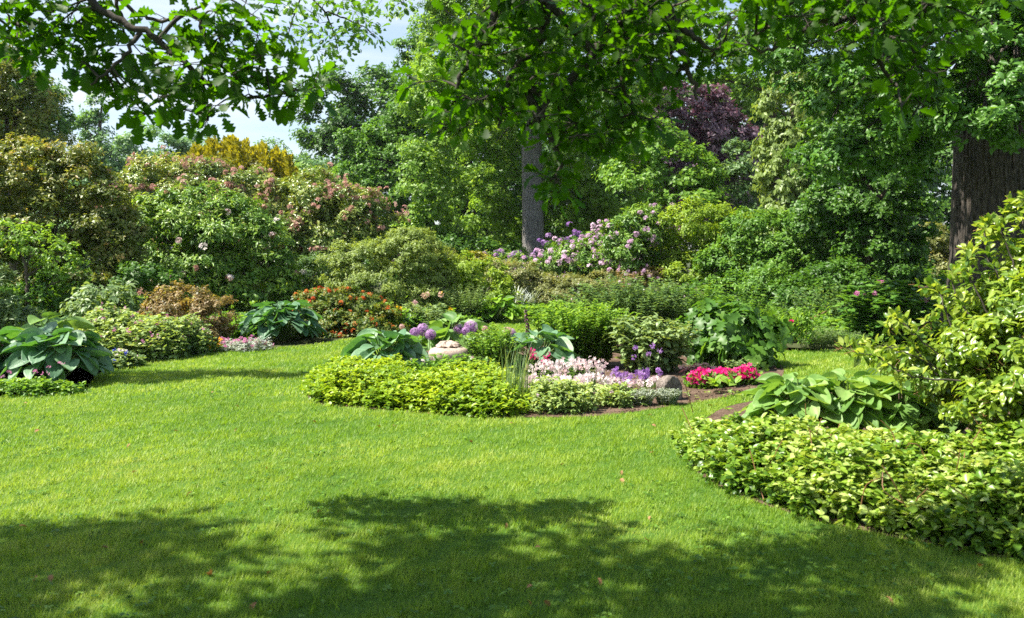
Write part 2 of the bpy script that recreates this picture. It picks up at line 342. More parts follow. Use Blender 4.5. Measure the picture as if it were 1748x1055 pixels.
def inpoly(P, poly):
    x, y = P[:, 0], P[:, 1]; r = np.zeros(len(P), bool); n = len(poly)
    for i in range(n):
        x1, y1 = poly[i]; x2, y2 = poly[(i + 1) % n]
        c = ((y1 > y) != (y2 > y)) & (x < (x2 - x1) * (y - y1) / (y2 - y1 + 1e-12) + x1); r ^= c
    return r
def edged(P, poly):
    d = np.full(len(P), 1e9)
    for i in range(len(poly)):
        a = np.asarray(poly[i]); b = np.asarray(poly[(i + 1) % len(poly)]); ab = b - a
        t = np.clip(((P - a) @ ab) / (ab @ ab + 1e-12), 0, 1); d = np.minimum(d, np.linalg.norm(P - a - t[:, None] * ab, axis=1))
    return d
def vnoise(P, s, seed=0):
    r = np.random.default_rng(seed); v = np.zeros(len(P))
    for k in range(6):
        a = r.uniform(0, 2 * math.pi); f = s * r.uniform(.5, 2.2); v += np.sin((P[:, 0] * math.cos(a) + P[:, 1] * math.sin(a)) * f + r.uniform(0, 6)) / 6
    return v * 1.8
def scatter(poly, n):
    poly = np.asarray(poly); lo, hi = poly.min(0), poly.max(0); P = lo + rng.random((n * 3, 2)) * (hi - lo); P = P[inpoly(P, poly)]; return P[:n]
def smooth(poly, per=5):
    p = [np.array([*q, 0.0]) for q in poly]; n = len(p); o = []
    for i in range(n):
        a, b, c, d = p[i - 1], p[i], p[(i + 1) % n], p[(i + 2) % n]
        for k in range(per):
            t = k / per; o.append(0.5 * (2 * b + (c - a) * t + (2 * a - 5 * b + 4 * c - d) * t * t + (3 * b - a - 3 * c + d) * t ** 3))
    return np.array(o)[:, :2]
def area(poly): p = np.asarray(poly); x, y = p[:, 0], p[:, 1]; return abs((x * np.roll(y, -1) - y * np.roll(x, -1)).sum()) / 2

def whorls(g, P, H, leaf, tm=ELL, per=7, layers=3, gap=0.05, wid=1.0, tilt=0.25, tint=(0.1, 0.9), lean=None, top_boost=0.15, dr=0.0, rn=0.6):
    """upright shoots that carry whorls of leaves at and below their tips"""
    n = len(P)
    for L_ in range(layers):
        z = H - L_ * gap * rng.uniform(.6, 1.5, n); ok = z > 0.01; ix = np.repeat(np.nonzero(ok)[0], per); M = len(ix)
        if not M: continue
        a = rng.uniform(0, 2 * math.pi, M); ti = tilt + rng.normal(size=M) * 0.3 - 0.2 * L_ - dr
        D = np.stack([np.cos(a), np.sin(a), ti], 1); Nn = np.stack([-np.cos(a) * ti, -np.sin(a) * ti, np.ones(M)], 1) + rn * rdir(M)
        b = np.stack([P[ix, 0], P[ix, 1], z[ix]], 1) + D * leaf * 0.08
        if lean is not None: b[:, :2] += lean[ix] * (z[ix] ** 1.3)[:, None]
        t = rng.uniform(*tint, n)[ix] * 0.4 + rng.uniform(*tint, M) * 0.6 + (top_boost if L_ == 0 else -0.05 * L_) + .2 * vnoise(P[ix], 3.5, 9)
        g.inst(tm, b, D, Nn, leaf * rng.uniform(.4, 1.35, M), np.clip(t, 0, 1), wid)
def carpet(g, poly, H, leaf, spacing, edge=0.25, seed=1, lump=3.0, **k):
    n = int(area(poly) / spacing ** 2); P = scatter(poly, n); d = edged(P, poly); P = P + rng.normal(size=P.shape) * (.05 * (d < .15))[:, None]
    h = H * (0.35 + 0.65 * np.clip(d / edge, 0, 1) ** 0.6) * (0.88 + 0.2 * vnoise(P, lump, seed) + .12 * vnoise(P, lump * 4, seed + 1)) * rng.uniform(0.7, 1.22, len(P))
    ok = d > 0.01 * vnoise(P, 9, seed + 2); P, h = P[ok], np.clip(h, .03, 9)[ok]
    whorls(g, P, h, leaf, **k); return P, h
def perennial(g, sg, c, R, H, n, leaf, tm=LAN, gap=0.06, per=3, spread=0.35, wid=1.0, tint=(0.1, 0.9), hv=0.25, low=0.15, up=0.4, sr=0.004):
    """a clump of leafy stems; returns the stem tips"""
    R = np.broadcast_to(R, (2,)); a = rng.uniform(0, 2 * math.pi, n); q = np.sqrt(rng.random(n)); o = np.stack([np.cos(a) * q * R[0], np.sin(a) * q * R[1]], 1)
    h = H * (1 - hv * q ** 2) * rng.uniform(1 - hv * .8, 1.08, n); tips = []
    leanv = o * spread / max(R) * h[:, None] + rng.normal(size=(n, 2)) * 0.05 * H
    for i in range(n):
        b = np.array([c[0] + o[i, 0] * 0.7, c[1] + o[i, 1] * 0.7, 0]); m = b + (leanv[i, 0] * .35, leanv[i, 1] * .35, h[i] * .55); e = b + (leanv[i, 0] + .3 * o[i, 0], leanv[i, 1] + .3 * o[i, 1], h[i])
        k = max(3, int(h[i] * (1 - low) / gap)); t = low + (1 - low) * (np.arange(k) + rng.random(k) * .5) / k; P = (1 - t)[:, None] ** 2 * b + (2 * t * (1 - t))[:, None] * m + t[:, None] ** 2 * e
        tube(sg, [b, (b + 2 * m + e) / 4, e], np.array([sr, sr * .8, sr * .4]), 3, 0.4)
        ix = np.repeat(np.arange(k), per); M = len(ix); an = rng.uniform(0, 2 * math.pi, M); uu = up + rng.normal(size=M) * .25
        D = np.stack([np.cos(an), np.sin(an), uu], 1); Nn = np.stack([-np.cos(an) * uu, -np.sin(an) * uu, np.ones(M)], 1) + .35 * rdir(M)
        sz = leaf * (1.05 - .45 * t[ix]) * rng.uniform(.7, 1.2, M)
        g.inst(tm, P[ix], D, Nn, sz, np.clip(rng.uniform(*tint, M) * .7 + .3 * t[ix], 0, 1), wid); tips.append(e)
    return np.array(tips)
def hosta(name, label, c, R, H, n, leaf, mat, stemmat, group=None, yaw=0, tint=(0.1, 0.8), sq=1.0, inner=0.0):
    o = empty(name, (c[0], c[1], 0), label, 'hosta', group); g = G(); s = G()
    for i in range(n):
        q = math.sqrt(inner + (1 - inner) * (i + .5) / n); a = i * 2.39996 + rng.normal() * .25; ca, sa = math.cos(a), math.sin(a)
        rb = q * R * 0.72 * rng.uniform(.85, 1.1); z = H * (1 - 0.68 * q ** 2.4) * rng.uniform(.85, 1.1); b = np.array([c[0] + ca * rb, c[1] + sa * rb * sq, max(z, .04)])
        pitch = 0.42 - 0.8 * q + rng.normal() * .2; D = np.array([[ca, sa * sq, math.tan(pitch)]]); side = rng.normal() * .3
        Nn = np.array([[-ca * math.sin(pitch) + side * sa, -sa * math.sin(pitch) - side * ca, math.cos(pitch)]])
        g.inst(HOS[rng.integers(4)], b[None], D, Nn, leaf * rng.uniform(.7, 1.15) * (1 - .25 * (q < .35)), rng.uniform(*tint), rng.uniform(.85, 1.1))
        st = np.array([c[0] + ca * .04, c[1] + sa * .04, 0]); tube(s, spline([st, (st * .4 + b * .6) + (0, 0, .12 * H), b], 3), 0.007, 5, 0.5)
    g.build('leaves', mat, o); s.build('stem', stemmat, o); return o

# ------------------------------------------------------------------ colours
BARK = barkmat('bark_brown', (0.035, 0.025, 0.018), (0.14, 0.105, 0.075))
BARKB = barkmat('bark_oak', (0.012, 0.010, 0.008), (0.10, 0.08, 0.062), (11, 11, 3.2), 1.0, 0.05)
BARKG = barkmat('bark_grey', (0.20, 0.185, 0.17), (0.45, 0.42, 0.39), (11, 11, 1.6), 0.7, 0.03)
TWIG = barkmat('bark_twig', (0.02, 0.017, 0.013), (0.07, 0.055, 0.04), (30, 30, 30), 0.4, 0.01)
M_lawn = groundmat('lawn_turf', [(0.03, 0.08, 0.01), (0.055, 0.125, 0.014), (0.085, 0.155, 0.018)], 0.5, 90, 0.9, 0.6, 0.02)
M_earth = groundmat('woodland_floor', [(0.03, 0.035, 0.012), (0.05, 0.06, 0.02), (0.07, 0.09, 0.025)], 0.4, 12)
M_soil = groundmat('bed_soil', [(0.045, 0.028, 0.018), (0.11, 0.07, 0.045), (0.20, 0.14, 0.10)], 3, 45, 0.95, 1.0, 0.03)
M_grass = grassmat('grass_blades')
def lm(n, *c, **k): return leafmat(n, list(c), **k)
M_oakfg = lm('oak_leaf', (0.027, 0.072, 0.003), (0.046, 0.110, 0.004), (0.086, 0.169, 0.007), rough=0.5, trans=0.58, spec=0.3, tcol=(1.3, 1.5, .25))
M_oakR = lm('oak_leaf_blue', (0.046, 0.125, 0.018), (0.081, 0.197, 0.026), (0.163, 0.305, 0.043), rough=0.4, trans=0.35)
M_cent = lm('lime_tree_leaf', (0.088, 0.184, 0.023), (0.176, 0.313, 0.038), (0.319, 0.454, 0.079), trans=0.42)
M_oakB = lm('oak_mid_leaf', (0.050, 0.130, 0.015), (0.101, 0.227, 0.026), (0.185, 0.341, 0.046))
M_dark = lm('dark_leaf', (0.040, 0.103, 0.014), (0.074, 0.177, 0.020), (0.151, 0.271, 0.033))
M_mid = lm('mid_leaf', (0.055, 0.133, 0.017), (0.109, 0.235, 0.028), (0.219, 0.360, 0.043))
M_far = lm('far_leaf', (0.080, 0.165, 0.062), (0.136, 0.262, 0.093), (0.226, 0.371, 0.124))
M_bright = lm('bright_leaf', (0.077, 0.173, 0.020), (0.143, 0.281, 0.030), (0.253, 0.389, 0.060), trans=0.42)
M_yelgr = lm('yellow_green_leaf', (0.110, 0.198, 0.020), (0.220, 0.330, 0.028), (0.374, 0.462, 0.055), trans=0.42)
M_blugr = lm('blue_green_leaf', (0.069, 0.143, 0.056), (0.124, 0.220, 0.075), (0.221, 0.324, 0.112))
M_cyp = lm('cypress_leaf', (0.125, 0.188, 0.048), (0.225, 0.312, 0.084), (0.350, 0.438, 0.144))
M_purp = lm('purple_leaf', (0.115, 0.060, 0.088), (0.230, 0.144, 0.188), (0.437, 0.348, 0.413), tcol=(.9, .5, .6), trans=.25)
M_bronze = lm('bronze_leaf', (0.046, 0.082, 0.014), (0.127, 0.178, 0.028), (0.230, 0.255, 0.050), (0.380, 0.255, 0.100), rough=0.4)
M_rhod = lm('rhododendron_leaf', (0.035, 0.098, 0.014), (0.088, 0.195, 0.024), (0.211, 0.342, 0.043), (0.386, 0.488, 0.073), rough=0.42, spec=0.4, trans=0.25)
M_rhod2 = lm('rhododendron_leaf_olive', (0.053, 0.101, 0.020), (0.123, 0.203, 0.034), (0.263, 0.320, 0.066), (0.456, 0.439, 0.092), rough=0.32, spec=0.5, trans=0.25)
M_gold = lm('golden_yew', (0.06, 0.08, 0.008), (0.24, 0.24, 0.014), (0.46, 0.42, 0.03), trans=0.3)
M_olive = lm('olive_leaf', (0.106, 0.166, 0.036), (0.211, 0.289, 0.061), (0.343, 0.414, 0.109))
M_hedge = lm('hedge_leaf', (0.09, 0.12, 0.03), (0.17, 0.20, 0.06), (0.28, 0.30, 0.11), (0.32, 0.22, 0.12))
M_russet = lm('russet_leaf', (0.085, 0.095, 0.020), (0.209, 0.168, 0.060), (0.304, 0.210, 0.100), (0.304, 0.367, 0.070))
M_redaz = lm('azalea_leaf', (0.03, 0.07, 0.012), (0.08, 0.14, 0.02), (0.20, 0.24, 0.03), (0.32, 0.12, 0.03))
M_hblue = lm('hosta_blue', (0.063, 0.150, 0.074), (0.125, 0.231, 0.122), (0.237, 0.354, 0.183), rough=0.5, spec=0.4, trans=0.2, tcol=(1.1, 1.5, .2), bump=0.35)
M_hgreen = lm('hosta_green', (0.077, 0.176, 0.033), (0.154, 0.286, 0.061), (0.264, 0.396, 0.110), rough=0.5, spec=0.35, trans=0.35, bump=0.15)
M_hbright = lm('hosta_bright', (0.08, 0.19, 0.015), (0.14, 0.29, 0.02), (0.24, 0.40, 0.04), rough=0.35, trans=0.35)
M_stem = lm('green_stem', (0.08, 0.14, 0.03), (0.14, 0.22, 0.05), trans=0.1)
M_rstem = lm('reddish_stem', (0.20, 0.10, 0.04), (0.34, 0.18, 0.08), trans=0.1)
M_gcov = lm('ground_cover_lime', (0.069, 0.148, 0.012), (0.177, 0.296, 0.018), (0.355, 0.454, 0.030), trans=0.35, rough=0.4)
M_vari = lm('variegated_leaf', (0.036, 0.092, 0.010), (0.102, 0.206, 0.017), (0.224, 0.339, 0.034), (0.428, 0.503, 0.162), trans=0.3, rough=0.35)
M_mag = lm('magnolia_leaf', (0.054, 0.124, 0.017), (0.131, 0.229, 0.025), (0.251, 0.342, 0.034), (0.393, 0.467, 0.120), trans=0.4, rough=0.3, spec=0.6)
M_silver = lm('silver_leaf', (0.22, 0.27, 0.22), (0.36, 0.41, 0.35), (0.52, 0.56, 0.48), trans=0.15, rough=0.6)
M_gerl = lm('geranium_leaf', (0.112, 0.192, 0.057), (0.225, 0.324, 0.092), (0.400, 0.480, 0.172), trans=0.3)
M_grlf = lm('grey_green_leaf', (0.077, 0.143, 0.050), (0.154, 0.242, 0.080), (0.308, 0.396, 0.160), trans=0.3)
M_heuch = lm('heuchera_leaf', (0.03, 0.02, 0.025), (0.07, 0.04, 0.05), (0.12, 0.09, 0.08), tcol=(1, .6, .6))
def fm(n, *c): return leafmat(n, list(c), rough=0.6, trans=0.35, spec=0.2, tcol=(1, .9, 1))
F_pink = fm('pink_flower', (0.324, 0.173, 0.119), (0.454, 0.259, 0.194), (0.540, 0.346, 0.292))
F_mauve = fm('mauve_flower', (0.46, 0.27, 0.42), (0.60, 0.40, 0.55), (0.74, 0.58, 0.68))
F_purple = fm('purple_flower', (0.18, 0.07, 0.30), (0.32, 0.16, 0.42), (0.5, 0.34, 0.55))
F_allium = fm('allium_flower', (0.270, 0.123, 0.324), (0.414, 0.228, 0.450), (0.558, 0.380, 0.558))
F_faded = fm('faded_flower', (0.50, 0.38, 0.22), (0.62, 0.44, 0.34), (0.62, 0.38, 0.42))
F_white = fm('pale_flower', (0.66, 0.46, 0.46), (0.72, 0.64, 0.60), (0.78, 0.76, 0.72))
F_magenta = fm('magenta_flower', (0.442, 0.004, 0.117), (0.629, 0.012, 0.180), (0.714, 0.060, 0.288))
F_red = fm('red_flower', (0.420, 0.063, 0.016), (0.525, 0.126, 0.024), (0.560, 0.234, 0.048))
F_pinks = fm('small_pink_flower', (0.413, 0.105, 0.255), (0.525, 0.195, 0.345), (0.600, 0.338, 0.450))
F_blue = fm('blue_flower', (0.04, 0.05, 0.45), (0.08, 0.10, 0.6), (0.2, 0.2, 0.7))
F_yel = fm('yellow_flower', (0.75, 0.42, 0.01), (0.85, 0.6, 0.02), (0.9, 0.35, 0.02))
F_spire = fm('dark_flower', (0.06, 0.02, 0.05), (0.16, 0.06, 0.12), (0.3, 0.14, 0.22))
M_dead = lm('dead_leaf', (0.14, 0.06, 0.025), (0.28, 0.14, 0.06), (0.42, 0.24, 0.12), trans=0.1, rough=0.7)

# ------------------------------------------------------------------ the setting: ground, lawn, soil
def sheet(name, poly, z, mat, res=None, kind='structure'):
    import bmesh
    bm = bmesh.new(); vs_ = [bm.verts.new((p[0], p[1], z)) for p in poly]; bm.faces.new(vs_); bmesh.ops.triangulate(bm, faces=bm.faces[:])
    bm.faces.ensure_lookup_table(); bm.normal_update()
    if bm.faces[0].normal.z < 0: bmesh.ops.reverse_faces(bm, faces=bm.faces[:])
    me = bpy.data.meshes.new(name); bm.to_mesh(me); bm.free(); me.materials.append(mat); o = bpy.data.objects.new(name, me); COL.objects.link(o); o['kind'] = kind; return o
sheet('ground', [(-400, -60), (400, -60), (400, 700), (-400, 700)], -0.012, M_earth)
g_ = GP
island = smooth([g_(526, 672), g_(545, 690), g_(620, 697), g_(700, 704), g_(800, 712), g_(900, 713), g_(1000, 712), g_(1080, 704), g_(1150, 693), g_(1230, 680), g_(1300, 662), g_(1335, 645),
                 g_(1325, 618), g_(1240, 596), g_(1080, 588), g_(960, 583), g_(860, 590), g_(740, 598), g_(620, 612), g_(555, 636)])
rbed = smooth([g_(1180, 745), g_(1172, 778), g_(1195, 812), g_(1260, 846), g_(1360, 880), g_(1480, 908), g_(1600, 932), g_(1748, 958), (4.3, 4.1), (8, 4.3), (9, 8), (7.6, 11.2), g_(1560, 668), g_(1400, 672), g_(1260, 690), g_(1205, 715)], 4)
lawn = np.array([(-14, -8), (16, -8), (16, 3.6), (16, 12.5), (9, 14.6), g_(1500, 598), g_(1420, 597), g_(1350, 600), g_(1290, 590), g_(1150, 572), g_(1000, 556), g_(985, 545), g_(890, 540), g_(840, 549), g_(760, 556),
                 g_(690, 566), g_(600, 577), g_(540, 588), g_(430, 597), g_(350, 602), g_(300, 613), g_(200, 622), g_(165, 640), g_(150, 662), g_(60, 672), g_(-40, 682), (-14, 9)])
sheet('lawn', lawn, 0.0, M_lawn)
sheet('bed_soil', island, 0.006, M_soil); sheet('bed_soil', rbed, 0.006, M_soil)

# grass blades over the lawn, finer towards the camera
def grass():
    g = G(); poly = lawn
    for y0, y1, dens, L_, wd in [(3.4, 5, 19000, .034, .09), (5, 7, 10000, .036, .12), (7, 10, 5200, .038, .17), (10, 15, 2400, .042, .25), (15, 27, 900, .046, .4)]:
        xm = 0.64 * y1 + .3; n = int(dens * 2 * xm * (y1 - y0)); P = np.stack([rng.uniform(-xm, xm, n), rng.uniform(y0, y1, n)], 1)
        P = P[np.abs(P[:, 0]) < 0.62 * P[:, 1] + .4]
        P = P[inpoly(P, poly)]; P = P[~inpoly(P, island)]; P = P[~inpoly(P, rbed)]; n = len(P)
        tuft = vnoise(P, 14, 5); a = rng.uniform(0, 2 * math.pi, n); lean = rng.uniform(.35, 1.5, n)
        D = np.stack([np.cos(a) * lean, np.sin(a) * lean, np.ones(n)], 1); Nn = np.stack([-np.cos(a), -np.sin(a), lean], 1) + .3 * rdir(n)
        z = np.zeros(n); S = L_ * rng.uniform(.5, 1.3, n) * (1 + .3 * tuft); t = np.clip(rng.normal(.5, .22, n) + .15 * tuft, 0, 1)
        g.inst(BLADE, np.stack([P[:, 0], P[:, 1], z], 1), D, Nn, S, t, wd / .06)
    return tag(g.build('lawn_grass', M_grass, smooth=False), 'short mown bright green grass blades over the lawn', 'grass', kind='stuff')
grass()

# ------------------------------------------------------------------ far trees

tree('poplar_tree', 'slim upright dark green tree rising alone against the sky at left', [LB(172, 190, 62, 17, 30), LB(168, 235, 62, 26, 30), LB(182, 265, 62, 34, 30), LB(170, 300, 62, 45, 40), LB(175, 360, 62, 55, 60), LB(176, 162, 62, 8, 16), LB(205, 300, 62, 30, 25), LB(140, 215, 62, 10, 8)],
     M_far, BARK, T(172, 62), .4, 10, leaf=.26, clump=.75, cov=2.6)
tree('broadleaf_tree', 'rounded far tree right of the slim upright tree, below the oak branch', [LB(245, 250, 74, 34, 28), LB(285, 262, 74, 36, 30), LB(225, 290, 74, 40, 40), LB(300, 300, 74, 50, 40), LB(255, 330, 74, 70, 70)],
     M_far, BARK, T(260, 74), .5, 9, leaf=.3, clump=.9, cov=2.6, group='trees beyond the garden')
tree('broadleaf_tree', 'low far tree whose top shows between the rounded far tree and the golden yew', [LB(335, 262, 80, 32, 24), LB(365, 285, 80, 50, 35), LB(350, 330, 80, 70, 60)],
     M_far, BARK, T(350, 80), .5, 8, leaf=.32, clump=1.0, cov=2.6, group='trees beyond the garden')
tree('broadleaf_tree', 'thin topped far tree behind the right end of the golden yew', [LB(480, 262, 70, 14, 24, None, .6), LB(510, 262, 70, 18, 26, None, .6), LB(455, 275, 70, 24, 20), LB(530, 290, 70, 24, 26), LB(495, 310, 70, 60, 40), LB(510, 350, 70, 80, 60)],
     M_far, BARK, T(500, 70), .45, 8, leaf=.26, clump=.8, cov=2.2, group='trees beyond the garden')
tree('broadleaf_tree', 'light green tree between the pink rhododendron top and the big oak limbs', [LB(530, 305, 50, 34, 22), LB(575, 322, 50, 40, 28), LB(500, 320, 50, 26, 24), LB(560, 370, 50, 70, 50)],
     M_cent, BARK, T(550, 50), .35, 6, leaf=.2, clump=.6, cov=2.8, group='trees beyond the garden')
def wood(x0, x1, Y, top, seed):
    g = G(); ls = []
    for px in range(x0, x1, 75):
        for k in range(4): ls.append(LB(px + rng.uniform(-20, 20), top(px) + 60 + k * 80 + rng.uniform(-10, 10), Y + rng.uniform(-3, 3), 60, 65))
    crown(g, ls, leaf=.34, clump=1.1, cov=3.4, keep_back=.8); return g
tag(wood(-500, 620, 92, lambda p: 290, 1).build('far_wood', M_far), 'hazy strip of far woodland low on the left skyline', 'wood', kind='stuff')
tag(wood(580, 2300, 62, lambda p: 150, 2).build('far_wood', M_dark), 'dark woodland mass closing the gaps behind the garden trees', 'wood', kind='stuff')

# ------------------------------------------------------------------ left side
tree('oak_tree', 'dark green rounded tree at the left edge behind the bronze leaved tree', [LB(20, 160, 40, 55, 55), LB(75, 165, 40, 26, 28), LB(60, 200, 40, 45, 40), LB(95, 215, 40, 24, 30), LB(0, 230, 40, 80, 60), LB(80, 270, 40, 50, 50), LB(-70, 120, 40, 90, 90, None, .6), LB(-60, 300, 40, 100, 80)],
     M_oakB, BARK, T(-10, 40), .45, 8, leaf=.17, clump=.5)
tree('bronze_tree', 'tall bronze and olive leaved tree at the far left above the rhododendrons', [LB(10, 130, 25, 50, 42), LB(40, 165, 25, 42, 40), LB(20, 215, 25, 60, 45), LB(70, 230, 25, 38, 34), LB(-60, 160, 25, 60, 70), LB(-30, 270, 25, 80, 60), LB(50, 290, 25, 60, 40)],
     M_bronze, BARK, T(10, 25), .22, 4.5, leaf=.12, clump=.32, cov=2.8, wid=.8, tv=.6)
s_bronze, tp = shrub('rhododendron', 'large bronze tinted rhododendron at the left edge of the lawn', 'shrub',
     [LB(60, 300, 19, 70, 50), LB(130, 320, 19, 55, 60), LB(20, 350, 19, 70, 70), LB(175, 385, 19, 55, 60), LB(90, 400, 19, 80, 70), LB(30, 450, 19, 70, 60), LB(-60, 330, 19, 80, 100), LB(-50, 460, 19, 80, 80), LB(150, 455, 19, 70, 50), LB(205, 430, 19, 40, 50), LB(120, 270, 19, 35, 22), LB(60, 500, 19, 90, 40)],
     M_bronze, BARK, leaf=.095, tm=ELL, wid=.75, clump=.24, cov=2.6, tv=.55, tip=.35, stem_r=.05, group='large rhododendrons at the left')
shrub('rhododendron', 'huge domed rhododendron with faded pink flowers below the golden yew', 'shrub',
     [LB(300, 326, 26, 66, 44), LB(250, 340, 26, 70, 50), LB(390, 334, 26, 70, 40), LB(450, 346, 26, 60, 38), LB(520, 350, 26, 65, 44), LB(590, 370, 26, 60, 42), LB(640, 395, 26, 42, 36), LB(560, 410, 26, 90, 60), LB(430, 400, 26, 100, 70), LB(280, 410, 26, 100, 70), LB(205, 350, 26, 45, 45), LB(640, 430, 26, 40, 40), LB(500, 450, 26, 100, 60), LB(340, 460, 26, 120, 60), LB(350, 306, 26, 34, 20)],
     M_rhod2, BARK, leaf=.13, tm=ELL, wid=.6, clump=.36, cov=2.4, tv=.5, tip=.25, stem_r=.07, group='large rhododendrons at the left',
     flowers=[(F_pink, dict(n=900, size=.07, fl=.055, per=7, jit=.14))])
shrub('rhododendron', 'big glossy green rhododendron mound behind the russet azalea', 'shrub',
     [LB(340, 370, 21, 60, 48), LB(290, 395, 21, 65, 60), LB(400, 400, 21, 65, 50), LB(450, 430, 21, 52, 48), LB(350, 440, 21, 80, 60), LB(270, 450, 21, 70, 60), LB(430, 480, 21, 72, 50), LB(340, 490, 21, 80, 40), LB(470, 460, 21, 36, 40), LB(250, 400, 21, 40, 50)],
     M_rhod, BARK, leaf=.12, tm=ELL, wid=.55, clump=.27, cov=2.6, tv=.45, tip=.3, stem_r=.06, group='large rhododendrons at the left',
     flowers=[(F_white, dict(n=14, size=.07, fl=.05, per=9)), (F_pink, dict(n=10, size=.06, fl=.05, per=8))])
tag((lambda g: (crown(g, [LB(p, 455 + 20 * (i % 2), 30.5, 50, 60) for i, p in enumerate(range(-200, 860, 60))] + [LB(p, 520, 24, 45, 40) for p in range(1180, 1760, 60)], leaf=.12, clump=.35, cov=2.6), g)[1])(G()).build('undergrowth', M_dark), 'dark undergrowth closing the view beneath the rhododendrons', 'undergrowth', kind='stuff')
def ivy(poly, H, mat, label):
    g = G(); carpet(g, np.array(poly), H, .11, .13, edge=.1, layers=3, per=7, gap=.09, tm=ELL, wid=1.1); tag(g.build('ivy_ground_cover', mat, loc=None), label, 'ground cover', kind='stuff')
ivy([(-13, 11.5), (-7.6, 15), (-5.2, 17.0), (-2.6, 18.4), (-1, 20.5), (.2, 23.5), (3.5, 24), (3.5, 29), (-16, 29), (-16, 12)], .3, M_mid, 'ivy and low leaves covering the ground under the left and centre shrubs')
ivy([(2.6, 19.5), (5, 16.6), (8, 15.8), (9.5, 15.2), (16, 14), (18, 27), (3, 27)], .3, M_mid, 'ivy and low leaves covering the ground behind the right lawn')
# golden yew: upright feathery plumes
def gold():
    b = W(410, 300, 31); o = empty('golden_yew', (b[0], 31, 0), 'golden yellow yew with upright feathery plumes behind the pink rhododendron', 'conifer'); g = G(); s = G()
    spec = [(335, 252, 330), (350, 240, 320), (366, 238, 310), (384, 236, 310), (400, 232, 310), (418, 240, 315), (436, 252, 320), (452, 248, 322), (470, 254, 325), (487, 262, 330), (325, 268, 325), (500, 285, 340)]
    for px, top, bot in spec:
        for k in range(5):
            Y = 31 + rng.uniform(-.9, .9); a = W(px + rng.normal() * 9 + 14, bot + 20, Y); e = W(px + rng.normal() * 8 - 4, top + abs(rng.normal()) * 10, Y); n = 200; t = rng.random(n) ** .8
            ax = a[None] * (1 - t[:, None]) + e[None] * t[:, None]; r = .23 * (1 - t) ** .6 + .03; u = rdir(n); P = ax + u * r[:, None] * rng.random(n)[:, None] ** .5
            g.inst(NAR, P, unit(e - a)[None] * 1.0 + .7 * u, u + .3 * rdir(n), .17 * rng.uniform(.6, 1.2, n), np.clip(rng.normal(.5, .2, n) + .3 * t, 0, 1), 2.6)
            if k == 0: limb(s, [(b[0] + rng.normal() * .3, 31, 0), (a + (b[0], 31, 0)) / 2, a, e], .05, .01, 5, 3)
    crown(g, [LB(370, 330, 31, 60, 50), LB(440, 335, 31, 60, 50)], leaf=.12, tm=NAR, wid=2, cov=2)
    g.build('foliage', M_gold, o); s.build('stem', BARK, o)
gold()
shrub('rhododendron', 'small neat green rhododendron mound behind the pink geranium patch', 'shrub',
     [LB(185, 520, 16.5, 52, 40), LB(150, 535, 16.5, 32, 34), LB(220, 540, 16.5, 30, 30), LB(185, 555, 16.5, 60, 26)], M_grlf, BARK, leaf=.13, tm=LAN, wid=1.5, clump=.16, cov=2.8, tip=.25, droop=.3)
shrub('azalea', 'russet and yellow leaved azalea between the geranium patch and the blue hosta', 'shrub',
     [LB(315, 530, 16.2, 52, 34), LB(280, 535, 16.2, 34, 32), LB(355, 545, 16.2, 38, 34), LB(330, 565, 16.2, 60, 30), LB(375, 565, 16.2, 22, 22)], M_russet, TWIG, leaf=.055, tm=ELL, clump=.13, cov=2.6, tip=.3, tv=.6)
shrub('dark_shrub', 'shaded dark evergreen shrub under the bronze rhododendron at left', 'shrub',
     [LB(90, 520, 17.5, 55, 45), LB(40, 540, 17.3, 50, 42), LB(-30, 530, 17, 60, 50), LB(240, 500, 18.5, 60, 45)], M_dark, TWIG, leaf=.09, clump=.2, cov=2.8)
shrub('fern_shrub', 'pale green feathery plant at the left edge above the blue leaved hosta', 'shrub', [LB(-8, 500, 14.5, 26, 45), LB(10, 540, 14.5, 28, 30), LB(60, 548, 14.8, 24, 20)], M_grlf, TWIG, leaf=.09, tm=NAR, wid=1.2, clump=.12, cov=3.4)
tree('young_tree', 'thin stemmed young tree in front of the bronze rhododendron at left', [LB(60, 420, 17.2, 45, 30), LB(100, 440, 17.2, 40, 26), LB(20, 400, 17.2, 35, 30), LB(120, 470, 17.2, 26, 16)], M_cent, BARK, T(45, 17.2), .06, 1.5, leaf=.07, clump=.14, cov=.8, tm=ELL)
# out of frame at left: an oak whose reaching branch throws the shade on the far lawn
leftoak = tree('oak_tree', 'oak just outside the left edge whose small leaved branch hangs against the sky', [(np.array([-8.4, 11.1, 6.5]), np.array([.8, .42, .2]), .8), (np.array([-7.5, 11.2, 6.5]), np.array([.6, .3, .2]), .6), (np.array([-9.3, 11.0, 6.6]), np.array([.7, .45, .3]), .8), (np.array([-15.8, 13, 9.0]), np.array([1.6, 1.8, 1.8]), .6)],
     M_oakB, BARKB, (-14.5, 13.0), .35, 7, leaf=.13, clump=.3)

